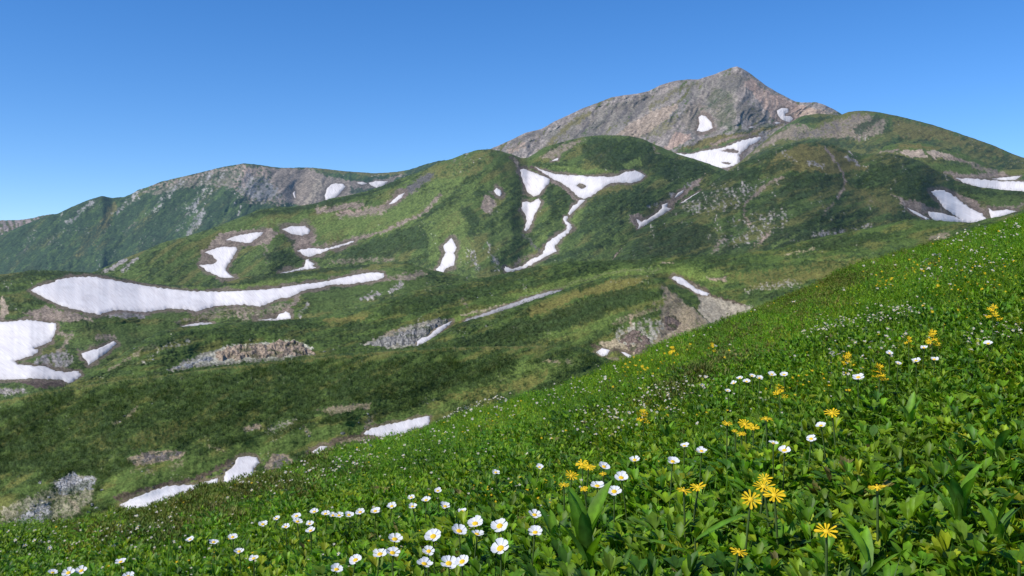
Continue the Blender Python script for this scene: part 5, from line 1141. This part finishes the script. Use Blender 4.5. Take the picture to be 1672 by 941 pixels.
# ------------------------------------------------------------------ rocks
def rock_mat(name, c0, c1, sc):
    m, nt, N, L = new_mat(name)
    out = N('ShaderNodeOutputMaterial'); b = N('ShaderNodeBsdfPrincipled'); b.inputs['Roughness'].default_value = .9; b.inputs['Specular IOR Level'].default_value = .15
    geo = N('ShaderNodeNewGeometry')
    n = N('ShaderNodeTexNoise'); n.inputs['Scale'].default_value = 1 / sc; n.inputs['Detail'].default_value = 6; n.inputs['Roughness'].default_value = .65; L(geo.outputs['Position'], n.inputs['Vector'])
    vo = N('ShaderNodeTexVoronoi'); vo.feature = 'DISTANCE_TO_EDGE'; vo.inputs['Scale'].default_value = .6 / sc; L(geo.outputs['Position'], vo.inputs['Vector'])
    cr = N('ShaderNodeValToRGB'); cr.color_ramp.elements[0].color = (*c0, 1); cr.color_ramp.elements[1].color = (*c1, 1); cr.color_ramp.elements[0].position = .32; cr.color_ramp.elements[1].position = .68
    L(n.outputs['Fac'], cr.inputs[0])
    r = N('ShaderNodeMapRange'); r.inputs[1].default_value = 0; r.inputs[2].default_value = .12; r.inputs[3].default_value = .45; r.inputs[4].default_value = 1; L(vo.outputs['Distance'], r.inputs[0])
    vm = N('ShaderNodeVectorMath'); vm.operation = 'SCALE'; 
    ng = N('ShaderNodeTexNoise'); ng.inputs['Scale'].default_value = .22 / sc; ng.inputs['Detail'].default_value = 4; L(geo.outputs['Position'], ng.inputs['Vector'])
    rg = N('ShaderNodeMapRange'); rg.inputs[1].default_value = .52; rg.inputs[2].default_value = .60; rg.inputs[3].default_value = 0; rg.inputs[4].default_value = .65; L(ng.outputs['Fac'], rg.inputs[0])
    gm = N('ShaderNodeMix'); gm.data_type = 'RGBA'; gm.inputs[7].default_value = (.05, .075, .02, 1); L(rg.outputs[0], gm.inputs[0]); L(cr.outputs[0], gm.inputs[6])
    L(gm.outputs[2], vm.inputs[0]); L(r.outputs[0], vm.inputs['Scale']); L(vm.outputs[0], b.inputs['Base Color'])
    bp = N('ShaderNodeBump'); bp.inputs['Strength'].default_value = .7; bp.inputs['Distance'].default_value = sc; L(n.outputs['Fac'], bp.inputs['Height']); L(bp.outputs[0], b.inputs['Normal'])
    L(b.outputs[0], out.inputs['Surface'])
    return m


def outcrop(L, poly, label, mat, hpx=5.0, seed=0, name='rock_outcrop', kind=None, cell=13.0):
    """craggy rock standing out of the slope: a fine sheet raised in broken steps, its rim sunk in the soil"""
    poly = np.array(poly, float); st = 1.0
    us = np.arange(poly[:, 0].min() - 2, poly[:, 0].max() + 2, st); vs = np.arange(poly[:, 1].min() - 2, poly[:, 1].max() + 2, st)
    Ug, Vg = np.meshgrid(us, vs)
    wu = Ug + 4 * fbm(Ug / 9, Vg / 7, seed + 1, 3); wv = Vg + 3 * fbm(Ug / 9, Vg / 7, seed + 2, 3)
    d = seg_dist(wu, wv, poly, True) * np.where(inside(wu, wv, poly), 1, -1)
    D = L.D(Ug, Vg); m = D / FPX
    d = d + 8.0 * fbm(Ug / 16, Vg / 9, seed + 7, 4, .6) - 1.0
    q = ridged(Ug / cell + .3 * perlin(Ug / 9, Vg / 9, seed + 5), Vg / (cell * 1.1), seed + 3, 3) + .18 * perlin(Ug / 3, Vg / 2.4, seed + 4)
    q = np.floor(q * 2.5) / 2.5 * .45 + q * .55
    z = np.clip(d / 4, -1.2, 1) * 1.0 + np.clip(d / 5, 0, 1) * hpx * (.25 + .55 * q)
    P = world(Ug, Vg, D); P[..., 2] += z * m; P[..., 1] -= np.clip(d / 5, 0, 1) * q * m * 1.5
    idx = np.arange(Ug.size).reshape(Ug.shape)
    F = np.stack([idx[:-1, :-1], idx[1:, :-1], idx[1:, 1:], idx[:-1, 1:]], -1).reshape(-1, 4)
    F = F[(d.ravel()[F] > -2.0).all(1)]
    used = np.unique(F); mp = np.zeros(Ug.size, int); mp[used] = np.arange(len(used)); V = P.reshape(-1, 3)[used]; c = V.mean(0)
    o = link(name, mesh_np(name, V - c, mp[F], True), mat); o.location = c
    tag(o, label, 'rock outcrop', None, kind)
    return o


def boulder_mesh(seed):
    r = random.Random(seed); V, Q, T = dome_mesh(1, 1, 9, 4); V = V.copy()
    for i in range(len(V)):
        k = 1 + .3 * r.uniform(-1, 1); V[i] *= (k, k * .9, k * .8)
    lo = V[-9:].copy(); lo[:, 2] -= .6; n0 = len(V); V = np.concatenate([V, lo])
    Q2 = np.array([(n0 - 9 + j, n0 + j, n0 + (j + 1) % 9, n0 - 9 + (j + 1) % 9) for j in range(9)])
    return mesh_np('boulder', V, [np.concatenate([Q, Q2]), T], False)


def build_rocks():
    pink = rock_mat('pinkish_ledge_rock', (.23, .175, .125), (.50, .39, .285), 3.2); grey = rock_mat('grey_ledge_rock', (.13, .125, .11), (.40, .385, .35), 3.0)
    pale = rock_mat('pale_lichen_rock', (.20, .195, .18), (.56, .55, .53), 1.6); brown = rock_mat('brown_gravel', (.13, .11, .095), (.24, .21, .185), 1.2); brn = rock_mat('brown_crag', (.11, .085, .07), (.27, .2, .155), 2.4)
    outcrop(PLAT, [(348, 578), (375, 566), (400, 564), (430, 561), (480, 556), (505, 566), (516, 579), (470, 584), (440, 588), (360, 590)], 'long pinkish broken rock ledge on the plateau front', pink, 8, 10)
    outcrop(PLAT, [(270, 606), (300, 592), (340, 580), (352, 586), (330, 596), (290, 606)], 'pale scree tongue at the left end of the pinkish ledge', pale, 2.0, 12)
    outcrop(PLAT, [(592, 567), (620, 553), (655, 540), (690, 533), (728, 521), (732, 526), (705, 541), (684, 557), (660, 567), (620, 571)], 'grey craggy rock ledge above the narrow snow strip', grey, 8, 14)
    outcrop(SLOPE, [(83, 800), (88, 786), (112, 772), (120, 766), (128, 778), (150, 776), (164, 784), (158, 795), (140, 806), (112, 812), (95, 808)], 'pale lichen covered boulder heap at lower left', pale, 4.5, 16, cell=7)
    outcrop(SLOPE, [(15, 858), (36, 838), (60, 822), (84, 818), (92, 834), (84, 860), (40, 870)], 'grey stone heap at the meadow edge in the lower left corner', pale, 4.0, 18, cell=7)
    outcrop(SLOPE, [(438, 776), (444, 752), (452, 740), (466, 740), (478, 752), (486, 764), (470, 778)], 'brown gravel mound beside the stubby upright snow patch', brown, 2.0, 20)
    outcrop(SLOPE, [(206, 754), (228, 742), (262, 736), (300, 737), (290, 747), (240, 760), (218, 764)], 'dark grey scree bank in the middle of the lower left slope', brown, 1.8, 22)
    outcrop(MOUND, [(1004, 560), (1016, 546), (1032, 536), (1050, 545), (1062, 556), (1072, 572), (1050, 590), (1030, 574)], 'brown crumbling crag at the foot of the mound', brn, 3.5, 24)
    outcrop(MOUND, [(1078, 520), (1092, 508), (1104, 516), (1114, 528), (1104, 540), (1088, 545)], 'dark rock knob on the eroded flank of the mound', brn, 3.0, 26)
    bm = [boulder_mesh(i) for i in range(6)]
    groups = [(SLOPE, pale, 'pale boulder strewn around the boulder heap at lower left', [(62, 806, 5), (72, 800, 4), (80, 812, 5), (168, 800, 4), (150, 824, 5), (158, 830, 4), (176, 806, 3), (144, 838, 7), (120, 760, 3), (56, 826, 4), (100, 822, 3), (132, 820, 3), (66, 788, 6), (46, 812, 4)]),
              (SLOPE, brown, 'dark stone at the edge of the stream bed snow', [(380, 757, 4), (374, 762, 4), (368, 768, 5), (345, 776, 4), (320, 783, 3), (330, 780, 5), (362, 774, 4), (500, 738, 4), (504, 732, 3), (540, 724, 4), (496, 746, 4), (548, 730, 3), (430, 752, 3), (250, 796, 4)]),
              (SLOPE, pale, 'small light stone on the green bank above the stream bed', [(480, 690, 3), (492, 700, 4), (505, 712, 4), (500, 705, 3), (520, 676, 3), (512, 678, 4), (540, 672, 3), (600, 676, 5), (596, 700, 3), (585, 690, 3), (560, 708, 6), (412, 703, 4), (434, 707, 3), (248, 660, 4), (220, 668, 4), (204, 680, 5), (196, 690, 4), (224, 700, 3), (232, 770, 3)]),
              (PLAT, pale, 'light boulder on the plateau near the rock ledges', [(408, 556, 4), (244, 593, 3), (250, 588, 4), (184, 596, 3), (220, 570, 3), (282, 552, 3), (530, 575, 4), (545, 572, 4), (553, 566, 3), (575, 572, 4), (780, 487, 3), (804, 484, 4), (800, 480, 3), (1240, 470, 4), (1252, 468, 3), (1262, 476, 3)])]
    for L, mat, lab, spots in groups:
        for u, v, w in spots:
            D = L.D(np.array([float(u)]), np.array([float(v)])); P = world(np.array([float(u)]), np.array([float(v)]), D)[0]
            o = bpy.data.objects.new('boulder', R_.choice(bm)); COL.objects.link(o); s_ = w * D[0] / FPX * .55
            o.location = (P[0], P[1], P[2] + .1 * s_); o.scale = (s_ * R_.uniform(.9, 1.5), s_, s_ * R_.uniform(.6, 1)); o.rotation_euler = (0, 0, R_.uniform(0, 6.28))
            if not o.data.materials: o.data.materials.append(mat)
            o.material_slots[0].link = 'OBJECT'; o.material_slots[0].material = mat
            tag(o, lab, 'boulder', lab.replace('boulder', 'boulders', 1).replace('stone', 'stones', 1))


# ------------------------------------------------------------------ dwarf pine scrub on the nearer hills
def hill_scrub(L, i, n, label, spx):
    T = []
    for q in range(4):
        ps = []
        for j in range(9):
            yaw = U_(0, 6.28); le = U_(0, 1.1); c = (math.cos(yaw) * math.sin(le) * .5, math.sin(yaw) * math.sin(le) * .5, .15 + .5 * math.cos(le))
            ps.append(lance(U_(.35, .6), .42, U_(-.2, 1.2), U_(.6, 1.7), yaw + U_(-.8, .8), 1, .25, c, 'round'))
            ps[-1][0][:, :] = ps[-1][0]
            V = ps[-1][0]; k = len(V) // 3
        T.append(join(ps))
    u = rng.uniform(max(L.u0, -40), min(L.u1, 1710), n * 6); nearer = LAYERS[i + 1:]
    vb = FG_RIDGE(u) + 12
    for M in nearer: vb = np.where((u >= M.u0) & (u <= M.u1), np.minimum(vb, M.vr(u) + 6), vb)
    vr = L.vr(u); h = vb - vr
    v = vr + rng.uniform(0, 1, len(u)) * np.maximum(h, 0)
    ok = (h > 3) & (rng.uniform(0, 1, len(u)) < h / max(h.max(), 1)); u, v = u[ok], v[ok]
    hl = L.halo(u, v); cov, dk = L.albedo(u, v, hl)
    ok = (rng.uniform(0, 1, len(u)) < dk * .95 + .03) & (hl < .25); u, v, cov, dk = u[ok][:n], v[ok][:n], cov[ok][:n], dk[ok][:n]
    D = L.D(u, v); m = D / FPX; P = world(u, v, D)
    w = fbm(u / 26, v / 14, L.seed + 400, 3)
    sc = m * spx * rng.uniform(.5, 1.5, len(u)) * (1 + .4 * w)
    base = np.array([(.034, .064, .019), (.052, .086, .021), (.078, .112, .026), (.105, .120, .032)])[np.clip((w * 2.2 + 1.3 + rng.uniform(-1, 1, len(u))).astype(int), 0, 3)]
    tint = np.clip(base * (1 + .25 * rng.uniform(-1, 1, len(u)))[:, None], .004, .3) * L.tint
    P[:, 2] -= .1 * sc
    k = rng.integers(0, 4, len(u)); yaw = rng.uniform(0, 6.28, len(u))
    scatter('dwarf_pine_scrub', label, [(t, P[k == q], yaw[k == q], sc[k == q], tint[k == q]) for q, t in enumerate(T)], SCRUB)


# ------------------------------------------------------------------ assemble
for i_, L_ in enumerate(LAYERS): build_layer(i_, L_)
for L_ in LAYERS:
    for sn_ in L_.snow: build_snow(L_, sn_)
hill_scrub(SLOPE, 10, 20000, 'dense dwarf pine scrub on the slope below the plateau', 8.0)
hill_scrub(MOUND, 9, 5000, 'dwarf pine scrub covering the mound', 4.6)
hill_scrub(PLAT, 8, 11000, 'dwarf pine scrub spread over the plateau', 3.8)
hill_scrub(CONE, 6, 9000, 'low dwarf pine scrub spotted over the conical hill', 3.4)
hill_scrub(MID, 5, 10000, 'low dwarf pine scrub spotted over the bright green hills', 3.4)
hill_scrub(TERR, 7, 4000, 'dwarf pine scrub on the edges of the snow field terrace', 3.6)
build_rocks()
build_ground()
build_meadow()
build_flowers()
build_plants()

# valley floor sheet reaching the horizon beneath the hills
bm_ = np.array([(-60000, -60000, -700), (60000, -60000, -700), (60000, 60000, -700), (-60000, 60000, -700)], float)
o_ = link('terrain', mesh_np('terrain', bm_, np.array([(0, 1, 2, 3)]), False, {'cover': np.tile(C_GREEN, (4, 1))}), terrain_mat('lowland_cover', 20)); tag(o_, 'green lowland beneath the hills', 'terrain', None, 'structure')

# ------------------------------------------------------------------ light, sky, camera
SUN_EL, SUN_AZ = 46.0, -124.0      # azimuth from the view direction, minus = left
az = math.radians(SUN_AZ); el = math.radians(SUN_EL)
sd = Vector((math.sin(az) * math.cos(el), math.cos(az) * math.cos(el), math.sin(el)))
sun = bpy.data.lights.new('sun', 'SUN'); sun.energy = 4.8; sun.angle = math.radians(.5); sun.color = (1, .955, .89)
so = bpy.data.objects.new('sun', sun); COL.objects.link(so); so.rotation_euler = (-sd).to_track_quat('-Z', 'Y').to_euler()
w = bpy.data.worlds.new('World'); scn.world = w; w.use_nodes = True
nt = w.node_tree; nt.nodes.clear()
sky = nt.nodes.new('ShaderNodeTexSky'); sky.sky_type = 'NISHITA'; sky.sun_disc = False; sky.sun_elevation = el; sky.sun_rotation = az
sky.altitude = 2000;
tcw = nt.nodes.new('ShaderNodeTexCoord'); vad = nt.nodes.new('ShaderNodeVectorMath'); vad.operation = 'ADD'; vad.inputs[1].default_value = (0, 0, .055)
vno = nt.nodes.new('ShaderNodeVectorMath'); vno.operation = 'NORMALIZE'; nt.links.new(tcw.outputs['Generated'], vad.inputs[0]); nt.links.new(vad.outputs[0], vno.inputs[0]); nt.links.new(vno.outputs[0], sky.inputs[0])
sky.air_density = 1.0; sky.dust_density = 0.4; sky.ozone_density = 2.5
bg = nt.nodes.new('ShaderNodeBackground'); bg.inputs['Strength'].default_value = 0.15
wo = nt.nodes.new('ShaderNodeOutputWorld'); hs = nt.nodes.new('ShaderNodeHueSaturation'); hs.inputs['Saturation'].default_value = 1.32; hs.inputs['Hue'].default_value = .507; hs.inputs['Value'].default_value = 1.18
nt.links.new(sky.outputs[0], hs.inputs['Color']); nt.links.new(hs.outputs[0], bg.inputs[0]); nt.links.new(bg.outputs[0], wo.inputs[0])

cam = bpy.data.cameras.new('camera'); co = bpy.data.objects.new('camera', cam); COL.objects.link(co)
cam.sensor_width = 36; cam.lens = 36 * FPX / W0; cam.clip_start = .05; cam.clip_end = 100000
co.location = (0, 0, 0); co.rotation_euler = (math.pi / 2 - PITCH, 0, 0)
scn.camera = co
scn.view_settings.view_transform = 'Standard'; scn.view_settings.look = 'None'; scn.view_settings.exposure = 0; scn.view_settings.gamma = 1
